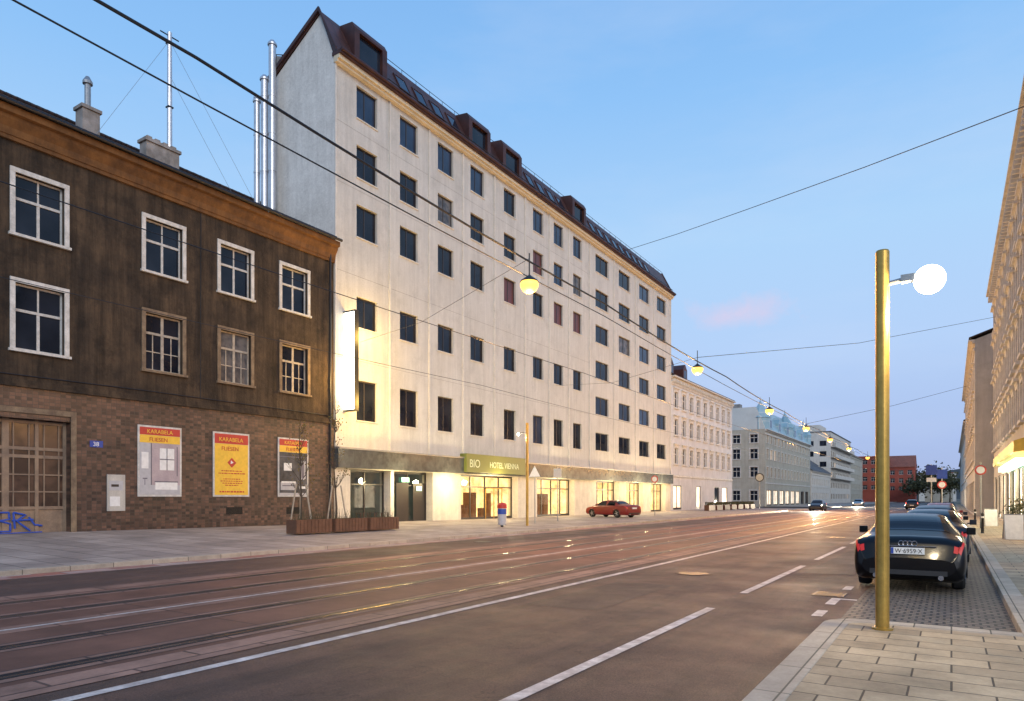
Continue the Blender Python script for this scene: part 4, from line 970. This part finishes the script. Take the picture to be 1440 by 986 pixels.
    pl=MB().box(-.27,.27,yp-.02,yp,zp,zp+.12).build('number_plate',M['white'],t)
    MB().box(-.268,-.225,yp-.022,yp-.0205,zp+.004,zp+.116).build('plate_strip',M['blue'],pl)
    if on:
        l=bpy.data.lights.new('beam','SPOT'); l.energy=on; l.color=(1,.86,.62); l.spot_size=R(110); l.spot_blend=.8; l.shadow_soft_size=.2
        o=bpy.data.objects.new('beam',l); COL.objects.link(o); o.parent=t; o.location=(0,Lc+.3,.7); o.rotation_euler=(R(78),0,0)
    return t,pl,yp,zp
car,pl,yp,zp=make_car('black glossy saloon parked on the cobbled bay beside the gold lamp post',(-.68,14.5,.003),0,M['paint_black'],'sedan',group='cars parked along the right kerb')
text('plate_lettering','W·6959·X',.115,M['plastic'],pl,(-.205,yp-.024,zp+.02),rotm='y',ext=.001,sx=.9)
rg=MB()
for k in range(4):
    cx=-.105+k*.07; rg.tube([(cx+.045*math.cos(a),.03+.0*a,.905+.045*math.sin(a)) for a in [2*PI*i/20 for i in range(21)]],.006,5)
rg.build('emblem',M['chrome'],car)
make_car('dark blue saloon parked directly ahead of the black saloon',(-.5,21.0,.003),0,M['paint_blue'],'sedan',group='cars parked along the right kerb')
make_car('black hatchback third in the line of cars on the right kerb',(-.5,27.5,.003),0,M['paint_black'],'hatch',group='cars parked along the right kerb')
make_car('dark blue saloon fourth in the line of cars on the right kerb',(-.5,34.5,.003),0,M['paint_blue'],'sedan',group='cars parked along the right kerb')
make_car('red hatchback fifth in the line of cars on the right kerb',(-.5,41.5,.003),0,M['paint_red'],'hatch',group='cars parked along the right kerb')
make_car('dark red saloon standing aslant on the left pavement before the hotel windows',(-21.4,51.4,.13),PI/2-.35,M['paint_red'],'sedan')
make_car('added distant dark hatchback coming closer with headlights on, nearest of the oncoming cars',(-14.9,100,0),PI,M['paint_blue'],'hatch','car','added_oncoming_car','added oncoming cars with headlights on',on=14000)  # car added so that its headlights brighten the far road
make_car('added farthest silver hatchback coming closer with headlights on, before the corner house',(-15.2,150,0),PI,M['paint_silver'],'hatch','car','added_oncoming_car','added oncoming cars with headlights on',on=20000)  # second added car, a light source for the road farther off
make_car('added distant dark hatchback driving away with red tail lights lit',(-5.0,118,0),0,M['paint_blue'],'hatch','car','added_departing_car',on=9000)  # added car, put in for its lights on the far road

# ------------------------------------------------------------------ LIGHTS
def plight(loc,e,c,r=.2,parent=None):
    l=bpy.data.lights.new('glow','POINT'); l.energy=e; l.color=c; l.shadow_soft_size=r; l.specular_factor=.3; o=bpy.data.objects.new('glow',l); COL.objects.link(o); o.location=loc
    if parent: o.parent=parent
for z in (.6,4.4): plight((1.6,1.2,z),520,(1,.60,.13),.3,ls)
plight((1.4,-1.0,1.6),480,(1,.58,.15),.3,ls)
for a,b in ops[2:]:
    plight((-27.7,(a+b)/2,2.9),520,(1,.78,.42),.2)
for y in (31.4,36.6): plight((-27.6,y,2.8),300,(1,.80,.42),.2)
for y in (36,46,58): plight((1.9,y,3.1),200,(1,.82,.55),.3)

sun=bpy.data.lights.new('sun','SUN'); sun.energy=1.55; sun.angle=R(35); sun.color=(1,.95,.89); so=bpy.data.objects.new('sun',sun); COL.objects.link(so)
so.rotation_euler=Vector((.70,-.58,.40)).to_track_quat('Z','Y').to_euler()

w=bpy.data.worlds.new('World'); bpy.context.scene.world=w; w.use_nodes=True; nt=w.node_tree; bg=nt.nodes['Background']
tc=N(nt,'ShaderNodeTexCoord'); sp=N(nt,'ShaderNodeSeparateXYZ'); nt.links.new(tc.outputs['Generated'],sp.inputs[0])
c=ramp(nt,sp.outputs[2],[(0,(.40,.48,.74)),(.07,(.42,.54,.84)),(.2,(.47,.65,.95)),(.34,(.43,.67,.97)),(.5,(.28,.55,.94)),(.75,(.15,.38,.80))])
mp=N(nt,'ShaderNodeMapping'); mp.inputs['Scale'].default_value=(1.2,1.2,4.5); nt.links.new(tc.outputs['Generated'],mp.inputs[0])
cn=noise(nt,mp.outputs[0],1.6,8,.6); c=mixc(nt,ramp(nt,cn,[(.5,0),(.85,.25)]),c,(.74,.80,.95))
mp2=N(nt,'ShaderNodeMapping',vector_type='POINT'); mp2.inputs['Location'].default_value=(.244*9,-.936*1,-.250*26); mp2.inputs['Scale'].default_value=(9,1,26)
nt.links.new(tc.outputs['Generated'],mp2.inputs[0]); nz=N(nt,'ShaderNodeTexNoise'); nz.inputs['Scale'].default_value=11; nz.inputs['Detail'].default_value=7; nz.inputs['Roughness'].default_value=.65; nt.links.new(tc.outputs['Generated'],nz.inputs['Vector'])
sc=N(nt,'ShaderNodeVectorMath',operation='SCALE'); sc.inputs['Scale'].default_value=2.2; nt.links.new(nz.outputs['Color'],sc.inputs[0])
ad=N(nt,'ShaderNodeVectorMath',operation='ADD'); nt.links.new(mp2.outputs[0],ad.inputs[0]); nt.links.new(sc.outputs[0],ad.inputs[1])
a2=N(nt,'ShaderNodeVectorMath',operation='ADD'); a2.inputs[1].default_value=(-1.1,-1.1,-1.1); nt.links.new(ad.outputs[0],a2.inputs[0])
ln=N(nt,'ShaderNodeVectorMath',operation='LENGTH'); nt.links.new(a2.outputs[0],ln.inputs[0])
c=mixc(nt,ramp(nt,ln.outputs['Value'],[(.1,.6),(.75,0)]),c,(.76,.64,.82))
nt.links.new(c,bg.inputs['Color']); bg.inputs['Strength'].default_value=1.0

cam=bpy.data.cameras.new('camera'); co=bpy.data.objects.new('camera',cam); COL.objects.link(co)
co.location=(0,0,1.75); co.rotation_euler=(R(90),0,math.atan(618/960)); cam.lens=24; cam.sensor_width=36; cam.shift_y=.14375; cam.clip_end=6000; cam.clip_start=.05
sc=bpy.context.scene; sc.camera=co
sc.view_settings.view_transform='Standard'; sc.view_settings.look='None'; sc.view_settings.exposure=0
